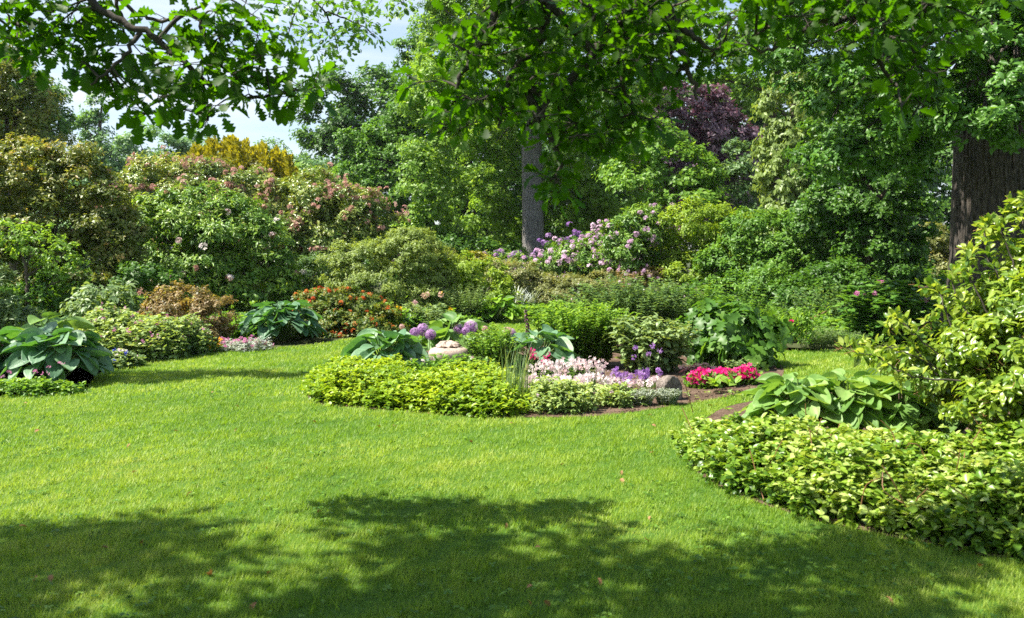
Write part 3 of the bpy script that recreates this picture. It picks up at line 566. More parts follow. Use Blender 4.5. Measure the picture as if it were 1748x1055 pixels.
def patch(name, label, cat, poly, H, leaf, spacing, mat, group=None, flowers=None, kind=None, **k):
    c = np.mean(poly, 0); o = empty(name, (c[0], c[1], 0), label, cat, group)
    g = G(); P, h = carpet(g, poly, H, leaf, spacing, **k); g.build('foliage', mat, o)
    for f in (flowers or []):
        fgm, n, size, per, sc, fn, zr = f; ii = rng.choice(len(P), min(n, len(P)), replace=False); ix = np.repeat(ii, per); M = len(ix)
        u = unit(rdir(M) + np.array([0, -.4, .8])); B = np.stack([P[ix, 0], P[ix, 1], h[ix] + rng.uniform(*zr, n)[:len(ii)].repeat(per)], 1) + rdir(M) * sc
        heads(o, fgm, 'flower', FLW, B, unit(np.cross(u, rdir(M))), u, size * rng.uniform(.7, 1.2, M), rng.uniform(0, 1, len(ii)).repeat(per) * .7 + rng.random(M) * .3, np.arange(len(ii)).repeat(per))
    return o
def ell(px, py, rx, ry_m, n=18, ph=0):
    """an ellipse on the ground: centre and half width as seen, half depth in metres"""
    y = gy(py); c = np.array(T(px, y)); rx = rx / F * y; return np.array([c + (rx * math.cos(a) * (1 + .06 * math.sin(3 * a + ph)), ry_m * math.sin(a) * (1 + .08 * math.sin(2 * a + ph))) for a in np.linspace(0, 2 * math.pi, n, endpoint=False)])
patch('geranium', 'broad light green geranium patch with small pink flowers on the left border', 'flowering plant', ell(237, 607, 110, 1.2), .64, .065, .055, M_gerl, edge=.28, layers=6, gap=.075, per=6, wid=1.1, lump=2.2,
      flowers=[(F_pinks, 90, .02, 4, .025, 'flowers', (.02, .09))])
patch('cornflower', 'low plant with blue flowers at the front corner of the pink geranium patch', 'flowering plant', ell(205, 627, 36, .3), .24, .06, .05, M_grlf, edge=.15, layers=4, flowers=[(F_blue, 9, .018, 5, .02, 'flowers', (.02, .08)), (F_white, 8, .02, 5, .02, 'pale_flowers', (.02, .06))])
patch('marigold', 'small yellow flowers between the geranium patch and the russet azalea', 'flowering plant', ell(352, 602, 22, .35), .2, .05, .05, M_mid, edge=.15, layers=3, flowers=[(F_yel, 34, .025, 6, .025, 'flowers', (.0, .1))])
patch('dianthus', 'low magenta pink flowers edging the lawn left of the blue hosta', 'flowering plant', ell(415, 598, 44, .35), .2, .05, .045, M_silver, edge=.15, layers=3, tm=LAN, flowers=[(F_pinks, 40, .025, 5, .02, 'flowers', (.0, .05))])
hosta('hosta', 'dense blue green hosta clump beside the red azalea on the far left border', T(482, 16.9), .88, .72, 150, .27, M_hblue, M_stem, 'hosta clumps', tint=(0, .7))
hosta('hosta', 'blue leaved hosta clump at the left edge of the photo nearest the lawn', T(95, 11.2), .64, .64, 90, .30, M_hblue, M_stem, 'hosta clumps', tint=(0, .8))
hosta('hosta', 'yellow green hosta behind the blue leaved clump at the left edge', T(78, 11.9), .55, .74, 26, .38, M_hgreen, M_stem, 'hosta clumps', tint=(.3, .9))
hosta('hosta', 'blue hosta cut off by the left edge of the photo', T(-30, 11.3), .5, .6, 40, .34, M_hblue, M_stem, 'hosta clumps', tint=(0, .8))
patch('bellflower', 'low green edging plants in front of the hosta at the left edge', 'ground plant', ell(45, 672, 90, .3), .15, .05, .06, M_mid, edge=.15, layers=4, flowers=[(F_pinks, 10, .02, 3, .02, 'flowers', (.1, .3))])
patch('cranesbill', 'pink flowering plants rising among the hostas at the left edge', 'flowering plant', ell(10, 650, 50, .4), .62, .07, .08, M_grlf, edge=.2, layers=6, gap=.08, flowers=[(F_pinks, 12, .022, 4, .025, 'flowers', (.02, .12))])

# red azalea and shrubs of the centre left
shrub('azalea', 'azalea with orange red flowers between the blue hosta and the olive shrub', 'shrub',
     [LB(560, 525, 18.6, 48, 30), LB(610, 535, 18.6, 50, 34), LB(655, 560, 18.4, 28, 26), LB(540, 550, 18.4, 30, 36), LB(600, 565, 18.2, 70, 28)], M_redaz, TWIG, leaf=.06, tm=ELL, clump=.15, cov=2.6, tip=.25,
     flowers=[(F_red, dict(n=110, size=.035, fl=.035, per=4)), ])
shrub('azalea', 'tiny orange flowered azalea at the lawn edge right of the blue hosta', 'shrub', [LB(587, 574, 17.9, 18, 9), LB(610, 577, 17.9, 12, 7)], M_redaz, TWIG, leaf=.05, clump=.08, cov=2, flowers=[(F_red, dict(n=22, size=.04, fl=.04, per=7))], stem_r=.01)
shrub('olive_shrub', 'wide olive green small leaved shrub behind the red azalea', 'shrub',
     [LB(620, 460, 22, 60, 44), LB(690, 445, 22, 60, 46), LB(735, 460, 22, 40, 40), LB(570, 470, 22, 40, 38), LB(660, 495, 22, 90, 50), LB(740, 500, 22, 40, 50), LB(700, 415, 22, 34, 22)], M_olive, TWIG, leaf=.06, tm=ELL, wid=.8, clump=.2, cov=2.4, tip=.3)
shrub('small_conifer', 'thin blue green conifer growing at the foot of the pink rhododendron', 'conifer', [LB(515, 490, 22.5, 26, 40), LB(535, 470, 22.5, 20, 30)], M_blugr, TWIG, leaf=.1, tm=NAR, clump=.18, cov=2.2)
shrub('yellow_shrub', 'yellow green rounded shrub left of the clipped hedge', 'shrub', [LB(790, 470, 22.5, 42, 30), LB(830, 485, 22.5, 36, 36), LB(770, 490, 22.5, 40, 40), LB(850, 505, 22.2, 30, 26)], M_yelgr, TWIG, leaf=.07, tm=ELL, clump=.18, cov=2.4, tip=.2)
shrub('privet_bush', 'pale cream green bush just left of the yellow dwarf conifer', 'shrub', [LB(755, 435, 27, 26, 16), LB(735, 440, 27, 20, 18)], M_hedge, TWIG, leaf=.08, clump=.2, cov=2.6)
shrub('clipped_hedge', 'dark clipped hedge in the shade behind the pale cream green bush', 'hedge', [LB(775, 425, 31, 32, 16), LB(815, 428, 31, 32, 17), LB(740, 425, 31, 26, 14), LB(780, 445, 31, 60, 24), LB(850, 436, 31, 40, 20)], M_mid, TWIG, leaf=.1, clump=.22, cov=3)
shrub('dwarf_conifer', 'small bright yellow conifer left of the grey tree trunk', 'conifer', [LB(812, 440, 27, 13, 9), LB(824, 443, 27, 12, 8), LB(803, 444, 27, 8, 8)], M_gold, TWIG, leaf=.09, tm=NAR, wid=2, clump=.1, cov=4, tip=.5, stem_r=.015)
shrub('dwarf_conifer', 'tiny orange yellow conifer tuft right of the bright yellow conifer', 'conifer', [LB(845, 450, 26.5, 11, 7)], M_gold, TWIG, leaf=.08, tm=NAR, wid=2, clump=.1, cov=4, stem_r=.01)
shrub('hedge', 'low loose pale green and brown hedge below the mauve flowers', 'hedge', [LB(880, 478, 26, 42, 26), LB(930, 495, 26, 44, 22), LB(980, 498, 26, 40, 22), LB(880, 505, 26, 40, 28), LB(850, 470, 26, 34, 20), LB(1030, 490, 26, 40, 22), LB(950, 512, 25.7, 60, 22)], M_hedge, TWIG, leaf=.065, tm=ELL, wid=.8, clump=.18, cov=2.8, tip=.3)
sg = G(); g = G(); c_ = T(790, 21.4); tp = perennial(g, sg, c_, (.65, .4), .95, 130, .11, LAN, .06, 3, .3); o = empty('tall_perennial', (*c_, 0), 'upright grey green leafy perennial behind the allium heads', 'perennial'); g.build('leaves', M_grlf, o); sg.build('stem', M_stem, o)
hosta('hosta', 'bright green hosta at the far edge of the lawn below the hedge', T(848, 21.7), .72, .58, 110, .23, M_hbright, M_stem, 'hosta clumps', tint=(.1, 1))
patch('daylily', 'soft green border plants with orange flowers left of the far bright hosta', 'flowering plant', ell(722, 562, 52, .5), .5, .1, .07, M_grlf, edge=.3, layers=5, tm=LAN, gap=.08, flowers=[(F_yel, 6, .03, 4, .03, 'flowers', (.12, .3)), (F_faded, 4, .03, 20, .06, 'seed_heads', (.15, .3))])
patch('iris', 'tuft of thin grey blue leaves at the back edge of the lawn', 'perennial', ell(893, 536, 22, .2), .45, .4, .1, M_silver, edge=.1, tm=STR, layers=1, per=5, tilt=2.2)

# ------------------------------------------------------------------ centre trees
tree('oak_tree', 'spreading oak with bare limbs reaching left over the pink rhododendron', [LB(700, 85, 40, 20, 20), LB(680, 108, 40, 14, 6), LB(725, 130, 40, 34, 30), LB(655, 225, 40, 32, 18), LB(600, 240, 40, 24, 14), LB(700, 190, 40, 34, 26), LB(632, 262, 40, 36, 24), LB(592, 272, 40, 20, 18), LB(650, 290, 40, 55, 35), LB(600, 300, 40, 26, 20), LB(700, 270, 40, 50, 50), LB(660, 340, 40, 60, 34), LB(760, 100, 41, 60, 70), LB(740, 220, 41, 60, 60), LB(660, 390, 40, 60, 40), LB(760, 10, 41, 30, 60, None, .7)],
     M_oakB, BARKB, T(745, 40.5), .45, 9, leaf=.15, clump=.25, cov=2.8, tv=.4)
def center_tree():
    Y = 33; b = np.array([*T(911, Y), 0]); o = empty('lime_tree', b, 'tall lime tree with a smooth grey trunk behind the mauve rhododendrons', 'tree')
    g = G()
    ls = [LB(800, 30, 32, 60, 60), LB(765, 100, 32, 50, 55), LB(755, 175, 31, 58, 55), LB(735, 245, 31, 44, 50), LB(722, 320, 31, 42, 50), LB(785, 290, 34.6, 58, 60, None, .8), LB(730, 385, 31, 38, 34), LB(810, 350, 34.8, 55, 50), LB(830, 200, 34.8, 55, 60, None, .8), LB(860, 250, 36, 60, 60), LB(890, 80, 31, 90, 80), LB(1000, 60, 33, 100, 90, None, .45), LB(1005, 195, 32, 70, 70, None, .6), LB(1050, 160, 33, 80, 80, None, .5), LB(1010, 300, 34, 70, 60), LB(1110, 50, 36, 80, 60, None, .5), LB(1040, 340, 35, 50, 60), LB(850, 380, 37, 60, 50), LB(970, 380, 36, 60, 50),
          LB(900, -80, 33, 220, 120, None, .5), LB(760, -60, 32, 90, 80, None, .6), LB(1080, -60, 34, 140, 100, None, .2), LB(900, 0, 37, 200, 200, None, .3)]
    crown(g, ls, leaf=.14, clump=.4, cov=2.9, tv=.4, tip=.15, keep_back=.3, flat=1.0, upn=.35, rnd=.9); g.build('crown', M_cent, o)
    t = G(); bigtrunk(t, b[0], Y, .41, 13, (-.014, 0), .3, 90, 120, .012, 3, 1, 34)
    for l in ls[:3] + [ls[9], ls[11], ls[12]]:
        c = np.asarray(l[0]); z0 = max(7.2, c[2] - 1.5); s0 = np.array([b[0] - .014 * z0, Y, min(z0, 12)]); m = (s0 + c) / 2 + (0, 0, .5); q = limb(t, [s0, m, c], .15, .03, 7, 6, .02)
        for _ in range(2): i = rng.integers(3, len(q) - 1); e = c + rdir(1)[0] * l[1] * .8; limb(t, [q[i], (q[i] + e) / 2, e], .05, .012, 5, 4)
        t.build('trunk', BARKG, o)
center_tree()
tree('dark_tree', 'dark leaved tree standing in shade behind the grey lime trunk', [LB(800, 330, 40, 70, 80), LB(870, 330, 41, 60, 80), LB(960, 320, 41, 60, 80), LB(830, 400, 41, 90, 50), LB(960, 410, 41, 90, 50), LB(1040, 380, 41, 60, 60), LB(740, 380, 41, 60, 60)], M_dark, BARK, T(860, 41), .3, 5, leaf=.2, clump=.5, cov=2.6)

# mauve rhododendrons
shrub('rhododendron', 'low mauve flowering rhododendron right of the grey lime trunk', 'shrub', [LB(985, 445, 27, 45, 26), LB(1020, 430, 27, 30, 26), LB(950, 458, 27, 34, 22), LB(1010, 465, 27, 50, 26), LB(915, 466, 27, 24, 16), LB(1070, 475, 27, 40, 24)], M_rhod, TWIG, leaf=.11, tm=ELL, wid=.6, clump=.2, cov=2.4, group='mauve rhododendrons',
     flowers=[(F_mauve, dict(n=170, size=.075, fl=.048, per=11))])
shrub('rhododendron', 'tall dark rhododendron dotted with mauve flowers beside the bright green shrub', 'shrub', [LB(1085, 395, 25.5, 40, 32), LB(1115, 395, 25.5, 30, 34), LB(1055, 410, 25.5, 30, 30), LB(1085, 440, 25.5, 48, 36), LB(1105, 370, 25.5, 24, 18)], M_rhod, TWIG, leaf=.13, tm=ELL, wid=.5, clump=.24, cov=2.4, group='mauve rhododendrons',
     flowers=[(F_mauve, dict(n=60, size=.07, fl=.045, per=10))])
shrub('rhododendron', 'low purple rhododendron in the shade left of the grey lime trunk', 'shrub', [LB(870, 448, 29, 30, 13), LB(840, 446, 29, 24, 10), LB(892, 455, 28.5, 24, 15)], M_rhod, TWIG, leaf=.11, tm=ELL, wid=.6, clump=.18, cov=2.4, group='mauve rhododendrons',
     flowers=[(F_purple, dict(n=26, size=.09, fl=.05, per=12)), (F_mauve, dict(n=18, size=.08, fl=.05, per=12), 'pale_flowers')])
shrub('rhododendron', 'dark purple rhododendron in shade just right of the grey lime trunk', 'shrub', [LB(950, 435, 30, 22, 18), LB(1000, 420, 30, 22, 20)], M_dark, TWIG, leaf=.12, tm=ELL, wid=.6, clump=.2, cov=2.4, group='mauve rhododendrons', flowers=[(F_purple, dict(n=30, size=.10, fl=.05, per=12))])
shrub('pieris', 'pinkish tan leaved shrub at the foot of the tall mauve rhododendron', 'shrub', [LB(1080, 478, 25, 30, 16), LB(1110, 470, 25, 24, 14)], M_russet, TWIG, leaf=.06, clump=.12, cov=2.6, stem_r=.015, flowers=[(F_mauve, dict(n=18, size=.05, fl=.04, per=8))])

# ------------------------------------------------------------------ right side trees
tree('copper_beech', 'large purple leaved beech showing between the green trees at right', [LB(1190, 200, 39, 50, 44), LB(1230, 230, 39, 50, 50), LB(1140, 190, 39, 50, 40), LB(1220, 310, 39, 70, 50), LB(1270, 290, 39, 40, 70), LB(1120, 250, 39, 50, 50), LB(1230, 370, 39, 80, 40)], M_purp, BARK, T(1215, 39.5), .4, 9, leaf=.17, clump=.5, cov=3, upn=.4)
tree('small_tree', 'bright green airy tree in front of the copper beech', [LB(1110, 240, 29.5, 50, 30), LB(1150, 290, 29, 60, 34), LB(1200, 300, 29, 28.6, 24), LB(1110, 320, 29, 55, 40), LB(1170, 345, 28.6, 60, 34), LB(1060, 300, 29.5, 30, 40)], M_bright, BARK, T(1140, 29), .16, 4, leaf=.15, clump=.38, cov=2.4, tip=.3, tv=.5)
tree('small_tree', 'slender blue green tree right of the bright airy tree', [LB(1262, 270, 29.5, 24, 30), LB(1250, 320, 29.5, 40, 36), LB(1280, 350, 29.5, 28.6, 36), LB(1225, 360, 29.5, 28.6, 30), LB(1255, 390, 29.5, 50, 26)], M_blugr, BARKG, T(1255, 29.5), .12, 4, leaf=.13, clump=.3, cov=2.2)
tree('cypress', 'pale green drooping cypress behind the bright green shrubs', [LB(1345, 190, 27, 44, 50), LB(1340, 260, 27, 42, 60), LB(1350, 330, 27, 44, 60), LB(1345, 400, 27, 50, 50), LB(1385, 300, 27, 34, 90), LB(1320, 300, 27, 24, 50)], M_cyp, BARK, T(1352, 27.5), .3, 9, leaf=.17, tm=NAR, wid=2.2, clump=.3, cov=3.4, droop=1.3, flat=1.6, upn=.2)
tree('tall_tree', 'tall mid green tree above the copper beech and pale cypress', [LB(1280, 130, 42, 90, 70), LB(1370, 90, 42, 100, 90), LB(1230, 50, 42, 80, 50), LB(1450, 150, 42, 90, 90), LB(1300, 0, 42, 200, 80, None, .6), LB(1460, 30, 42, 120, 100, None, .6)], M_cent, BARK, T(1330, 42.5), .5, 12, leaf=.18, clump=.5, cov=2.4)
shrub('elder_bush', 'bright yellow green bush beside the tall dark mauve rhododendron', 'shrub', [LB(1175, 385, 25, 42, 34), LB(1215, 390, 25, 40, 32), LB(1260, 405, 25, 40, 34), LB(1290, 440, 24.5, 36, 30), LB(1150, 440, 26, 34, 40), LB(1200, 430, 26, 50, 40), LB(1190, 470, 25.5, 60, 36), LB(1240, 440, 26, 40, 34), LB(1150, 480, 25, 30, 30)], M_yelgr, TWIG, leaf=.1, tm=ELL, wid=.7, clump=.24, cov=2.0, tip=.1)
shrub('hazel_bush', 'wide mid green bush filling the border right of the bright yellow green bush', 'shrub', [LB(1290, 410, 24, 60, 44), LB(1360, 405, 24, 60, 44), LB(1260, 460, 24, 60, 40), LB(1330, 460, 24, 80, 46), LB(1410, 430, 24, 60, 50), LB(1450, 400, 24, 50, 44), LB(1420, 480, 23.5, 60, 40), LB(1310, 500, 23, 80, 34)], M_mid, TWIG, leaf=.1, tm=ELL, wid=.8, clump=.26, cov=2.4, tip=.2)
tree('holly_tree', 'dark dense holly with visible stems left of the big oak trunk', [LB(1500, 330, 22, 80, 60), LB(1440, 330, 22.5, 60, 70), LB(1550, 380, 22, 36, 60), LB(1500, 420, 22, 66, 46), LB(1540, 460, 22, 30, 50), LB(1450, 260, 23, 80, 60), LB(1540, 280, 22.5, 60, 60), LB(1400, 380, 23, 40, 40)], M_dark, BARK, T(1495, 22.3), .14, 3.2, leaf=.11, tm=ELL, clump=.3, cov=2.5)
shrub('dark_shrub', 'deep shaded evergreen behind the peony at the back of the right lawn', 'shrub', [LB(1440, 500, 21.5, 60, 46), LB(1520, 500, 21.5, 50, 50), LB(1380, 510, 21, 50, 40)], M_dark, TWIG, leaf=.09, clump=.24, cov=2.6)
shrub('spirea_bush', 'sunlit pale bush with pinkish leaves just left of the big oak trunk', 'shrub', [LB(1600, 480, 27, 40, 44), LB(1590, 420, 27, 30, 34), LB(1610, 530, 26.5, 40, 30), LB(1660, 470, 27, 50, 70)], M_hedge, TWIG, leaf=.08, tm=ELL, clump=.2, cov=2.4, tip=.35)
def R4():
    Y = 17.0; b = np.array([*T(1733, Y), 0]); o = empty('oak_tree', b, 'massive old oak with deeply ridged brown trunk at the right edge', 'tree')
    g = G()
    ls = [LB(1690, 60, 14.5, 90, 80), LB(1600, 90, 14.5, 80, 70), LB(1520, 130, 15, 80, 60), LB(1680, 190, 14.2, 80, 60), LB(1740, 140, 14, 80, 90), LB(1580, 200, 15, 70, 50), LB(1500, 230, 15.5, 60, 44), LB(1420, 160, 16, 70, 60), LB(1450, 280, 16, 60, 36), LB(1330, 95, 16.5, 60, 40), LB(1540, 270, 16, 50, 34), LB(1720, 230, 14.2, 40, 22),
          LB(1450, 40, 16, 110, 70, None, .8), LB(1600, -60, 16, 160, 100, None, .5), LB(1800, 0, 16, 140, 140, None, .4), LB(1850, -150, 18, 250, 150, None, .35), LB(1500, -160, 18, 250, 130, None, .35), LB(1950, 100, 18, 150, 150, None, .4)]
    crown(g, ls, leaf=.115, tm=ELL, wid=.85, clump=.27, cov=2.1, tv=.35, tip=.1); g.build('crown', M_oakR, o)
    t = G(); bigtrunk(t, b[0], Y, 1.17, 9, (0, 0), .35, 420, 420, .035, 3, 2.4, 64)
    s = np.array([b[0], Y, 6.6]); limb(t, [s, W(1620, 12, 16.4), W(1500, 8, 16), W(1380, -10, 15.5), W(1250, -40, 15)], .42, .12, 14, 8, .03)
    for l in ls[:15]:
        c = np.asarray(l[0]); s0 = s + (rng.normal() * .3, -.4, rng.uniform(-.8, .9)); q = limb(t, [s0, (s0 + c) / 2 + (0, 0, .6), c], .16, .03, 7, 6, .03)
        for _ in range(4): i = rng.integers(3, len(q) - 1); e = c + rdir(1)[0] * l[1] * .8; limb(t, [q[i], (q[i] + e) / 2 + (0, 0, .1), e], .04, .01, 5, 4)
    t.build('trunk', BARKB, o)
    for k in range(3):
        pass
R4()

# border at the back of the right lawn
def peren(name, label, px, Y, R, H, n, leaf, mat, cat='perennial', group=None, flowers=None, stemm=None, **k):
    c = T(px, Y); g = G(); s = G(); tp = perennial(g, s, c, R, H, n, leaf, **k); o = empty(name, (*c, 0), label, cat, group); g.build('leaves', mat, o); s.build('stem', stemm or M_stem, o)
    if flowers:
        fmat, cnt, size, per, sc = flowers; ii = rng.choice(len(tp), min(cnt, len(tp)), replace=False); ix = np.repeat(ii, per); M = len(ix); u = unit(rdir(M) + np.array([0, -.3, .7]))
        heads(o, fmat, 'flower', FLW, tp[ix] + rdir(M) * sc, unit(np.cross(u, rdir(M))), u, size * rng.uniform(.7, 1.2, M), rng.random(M), np.arange(len(ii)).repeat(per))
    return o
peren('phlox', 'dark leafy perennials at the back left of the right border', 1260, 18.5, (.9, .5), 1.15, 110, .14, M_mid, wid=1.5, hv=.6)
peren('phlox', 'blue green perennials in the middle of the right border', 1400, 18.8, (1.0, .5), 1.1, 120, .14, M_blugr, wid=1.4, hv=.6)
peren('peony', 'large dark leaved bush with a few pink flowers left of the oak trunk base', 1510, 16.6, (.75, .5), 1.15, 120, .2, M_oakR, tm=MAP, flowers=(F_pinks, 6, .04, 7, .03), gap=.09, wid=1.1)
peren('catmint', 'low grey green mound along the far lawn edge in front of the rose', 1393, 15.7, (.42, .3), .42, 110, .06, M_grlf, gap=.04, per=4)
peren('catmint', 'low blue green mound left of the peony on the far lawn edge', 1440, 15.9, (.4, .25), .3, 80, .06, M_blugr, gap=.04, per=4)
def rose():
    c = T(1345, 15.2); o = empty('rose', (*c, 0), 'arching rose shoot with a magenta bud leaning over the far lawn edge', 'rose'); s = G(); g = G(); f = G()
    for e, k in (((1412, 530), 1), ((1395, 540), .8), ((1380, 575), .6)):
        p = spline([(c[0], c[1], 0), W(1335, 570, 15.1), W(1365, 552, 15), W(*e, 14.9)], 8, .01); tube(s, p, np.linspace(.016, .006, len(p)), 6)
        n = 260; i = rng.integers(len(p) // 2, len(p), n); P = p[i] + rng.normal(size=(n, 3)) * (.09, .07, .11); g.inst(ELL, P, rdir(n) + (0, 0, -.3), rdir(n) + (0, -.3, 1), .06 * rng.uniform(.6, 1.3, n), rng.random(n))
    u = unit(rdir(12) + (0, -.5, .5)); f.inst(FLW, W(1351, 549, 14.9) + rdir(12) * .02, unit(np.cross(u, rdir(12))), u, .035, rng.random(12)); f.build('flowers', F_magenta, o)
    s.build('stem', M_rstem, o); g.build('leaves', M_bright, o)
rose()

# ------------------------------------------------------------------ island bed
peren('monkshood', 'tall dark blue green fine leaved perennials at the back of the island bed', 1080, 15.2, (1.05, .45), 1.28, 300, .13, M_blugr, tm=LAN, gap=.045, per=4, hv=.3, flowers=(F_white, 14, .012, 3, .01))
peren('monkshood', 'dark leafy perennials behind the big lobed leaf shrub on the island bed', 1195, 15.3, (.5, .4), 1.25, 110, .13, M_mid, tm=LAN, wid=1.6, gap=.05, per=4, hv=.5)
peren('loosestrife', 'bright yellow green leafy perennial left of the grey leaved shrub on the island', 992, 12.9, (.55, .4), .96, 190, .10, M_bright, tm=ELL, wid=.75, gap=.045, per=4, hv=.2, tint=(.1, 1))
peren('phlomis', 'pale grey green broad leaved shrub in the middle of the island bed', 1112, 12.3, (.45, .38), .80, 95, .15, M_grlf, tm=ELL, wid=1.0, gap=.06, per=4, up=.1, tint=(.3, 1))
shrub('hydrangea', 'large dark green shrub with big lobed leaves at the right end of the island', 'shrub', [LB(1250, 570, 13.2, 60, 40), LB(1215, 590, 13.2, 40, 40), LB(1290, 590, 13.0, 34, 36), LB(1250, 610, 12.8, 60, 30), LB(1205, 545, 13.6, 30, 26)], M_dark, TWIG, leaf=.19, tm=MAP, wid=.8, clump=.22, cov=2.4, droop=.5, upn=.5)
hosta('hosta', 'blue green hosta with broad cupped leaves left of the stone urn', T(660, 12.2), .58, .52, 64, .34, M_hblue, M_stem, 'hosta clumps', tint=(.2, 1))
hosta('hosta', 'hosta with yellow green leaves directly behind the stone urn', T(775, 13.2), .74, .62, 56, .38, M_hgreen, M_stem, 'hosta clumps', tint=(.0, .8))
hosta('hosta', 'blue green hosta right of the tall leafy stems beside the urn', T(920, 12.1), .5, .56, 44, .36, M_hblue, M_stem, 'hosta clumps', tint=(.2, 1))
peren('aster', 'leafy green stems between the stone urn and the right hosta', 846, 11.9, (.26, .22), .70, 85, .075, M_mid, tm=ELL, gap=.04, per=4, tint=(.3, 1))
peren('astrantia', 'low leafy plant in front of the stone urn', 765, 10.9, (.48, .2), .42, 90, .09, M_mid, tm=ELL, gap=.05, per=4, flowers=(F_white, 5, .015, 5, .015))
peren('lavender', 'small dry grey purple tuft at the left tip of the island bed', 583, 12.6, (.16, .12), .2, 70, .03, M_heuch, gap=.03, per=3)
peren('heuchera', 'dark purple leaved plant behind the magenta flowers', 1192, 11.3, (.22, .15), .28, 50, .1, M_heuch, tm=MAP, gap=.07, per=3, up=.1)
peren('lamb_ear', 'pale green small leaved plant behind the magenta flowers at their right', 1262, 11.4, (.14, .12), .3, 40, .06, M_grlf, tm=ELL, gap=.04, per=3)

# stone urn
def lathe(g, c, prof, seg=64, wob=0.0, rip=0):
    V = []; 
    for r, z in prof:
        a = np.arange(seg) * 2 * math.pi / seg; rr = r * (1 + rip * np.cos(a * 9)); V.append(np.stack([c[0] + rr * np.cos(a), c[1] + rr * np.sin(a), np.full(seg, c[2] + z)], 1))
    V = np.concatenate(V); T_ = []
    for i in range(len(prof) - 1):
        for k in range(seg): a = i * seg + k; b = i * seg + (k + 1) % seg; T_ += [(a, b, b + seg), (a, b + seg, a + seg)]
    g.add(V, T_)
M_stone = groundmat('urn_stone', [(0.20, 0.155, 0.12), (0.40, 0.31, 0.25), (0.50, 0.41, 0.35)], 7, 45, 0.9, 0.6, 0.012)
def urn():
    c = np.array([*T(766, 11.9), 0]); o = empty('stone_urn', c, 'squat pinkish stone urn with a carved lid among the hostas of the island', 'urn')
    g = G(); ZS = .86; prof = [(.001, 0), (.17, 0), (.18, .05), (.15, .10), (.16, .14), (.21, .20), (.25, .27), (.265, .33), (.262, .38), (.235, .425), (.19, .448), (.15, .455), (.001, .455)]
    pp = spline([np.array([r, 0, z]) for r, z in prof[1:-1]], 5); lathe(g, c, [(.001, 0)] + [(p[0] * 1.03, p[2] * ZS) for p in pp] + [(.001, .456 * ZS)]); g.build('body', M_stone, o)
    g = G(); seg, rows = 72, 22; a = np.arange(seg) * 2 * math.pi / seg; V = []
    for i in range(rows):
        t = i / (rows - 1); r = .165 * math.sin(math.pi * min(.5 + t * .5, 1) if t > .12 else math.pi * (t / .24 * .5 + .22)); z = .455 * ZS + .085 * t ** .8
        rr = r * (1 + .10 * np.cos(7 * a + 5 * t) + .05 * np.cos(13 * a - 3 * t)); zz = z + .016 * np.cos(7 * a + 5 * t + 1) * math.sin(math.pi * t) + .008 * np.sin(11 * a + 20 * t)
        V.append(np.stack([c[0] + rr * np.cos(a), c[1] + rr * np.sin(a), zz], 1))
    V = np.concatenate(V); T_ = []
    for i in range(rows - 1):
        for k in range(seg): p = i * seg + k; q = i * seg + (k + 1) % seg; T_ += [(p, q, q + seg), (p, q + seg, p + seg)]
    g.add(V, T_); g.build('lid', M_stone, o)
urn()

# alliums: every stem with its round head is one plant
def allium(px, py, Y, r, mat, label, group='allium heads on the island bed', dens=1.0):
    p = W(px, py, Y); o = empty('allium', (p[0], p[1], 0), label, 'allium', group); s = G()
    tube(s, spline([(p[0] + .02, p[1], 0), (p[0] - .02, p[1], p[2] * .5), p], 4), .006, 6); s.build('stem', M_stem, o)
    f = G(); n = int(230 * dens); u = rdir(n); f.inst(petals(6, .25, .3), p + u * r * rng.uniform(.8, 1.0, n)[:, None], unit(np.cross(u, rdir(n))), u, r * .19 * rng.uniform(.8, 1.2, n), np.clip(.5 + .35 * u[:, 2] + rng.uniform(-.3, .3, n), 0, 1))
    f.inst(NAR, np.repeat(p[None], 90, 0), rdir(90), rdir(90), r * .95, .3, .12); f.build('flower_head', mat, o)
for px, py, Y, r, mt, lb in [(722, 563, 12.9, .095, F_allium, 'purple allium head, highest of the trio left of the urn'), (708, 568, 12.8, .075, F_allium, 'purple allium head, left one of the trio left of the urn'), (735, 571, 12.6, .08, F_allium, 'purple allium head, lowest right of the trio left of the urn'),
                          (804, 558, 12.8, .1, F_allium, 'bright purple allium head, highest of all, above and right of the urn'), (784, 562, 12.9, .085, F_allium, 'purple allium head directly above the urn lid'), (795, 565, 12.6, .06, F_allium, 'small purple allium head tucked under the highest one'),
                          (866, 566, 12.6, .07, F_faded, 'faded pinkish allium head above the leafy stems'), (874, 568, 12.8, .06, F_allium, 'fading mauve allium head at the right of the leafy stems'), (828, 562, 12.9, .05, F_faded, 'small cream allium head between the purple heads and the leafy stems'),
                          (686, 558, 13.4, .042, F_faded, 'small cream pink allium head left of all the purple ones')]:
    allium(px, py, Y, r, mt, lb)
def spire():
    c = T(903, 12.8); o = empty('foxglove', (*c, 0), 'single dark purple flower spire in front of the far lawn strip', 'foxglove'); s = G(); f = G(); e = W(897, 528, 12.8)
    p = spline([(*c, 0), W(904, 590, 12.8), e], 8); tube(s, p, .006, 5); n = 70; t = rng.random(n); q = W(903, 572, 12.8)[None] * (1 - t[:, None]) + e[None] * t[:, None]; u = rdir(n) * (1, 1, .3)
    f.inst(ELL, q, u + (0, 0, -.4), u + (0, 0, .5), .05 * (1.2 - .6 * t), rng.random(n), 1.4); n = 16; t = rng.random(n); g2 = np.array([*c, .2]) + t[:, None] * (0, 0, .3); s.inst(LAN, g2, rdir(n) + (0, 0, .4), rdir(n) + (0, 0, 1), .16, .5)
    s.build('stem', M_stem, o); f.build('flowers', F_spire, o)
spire()
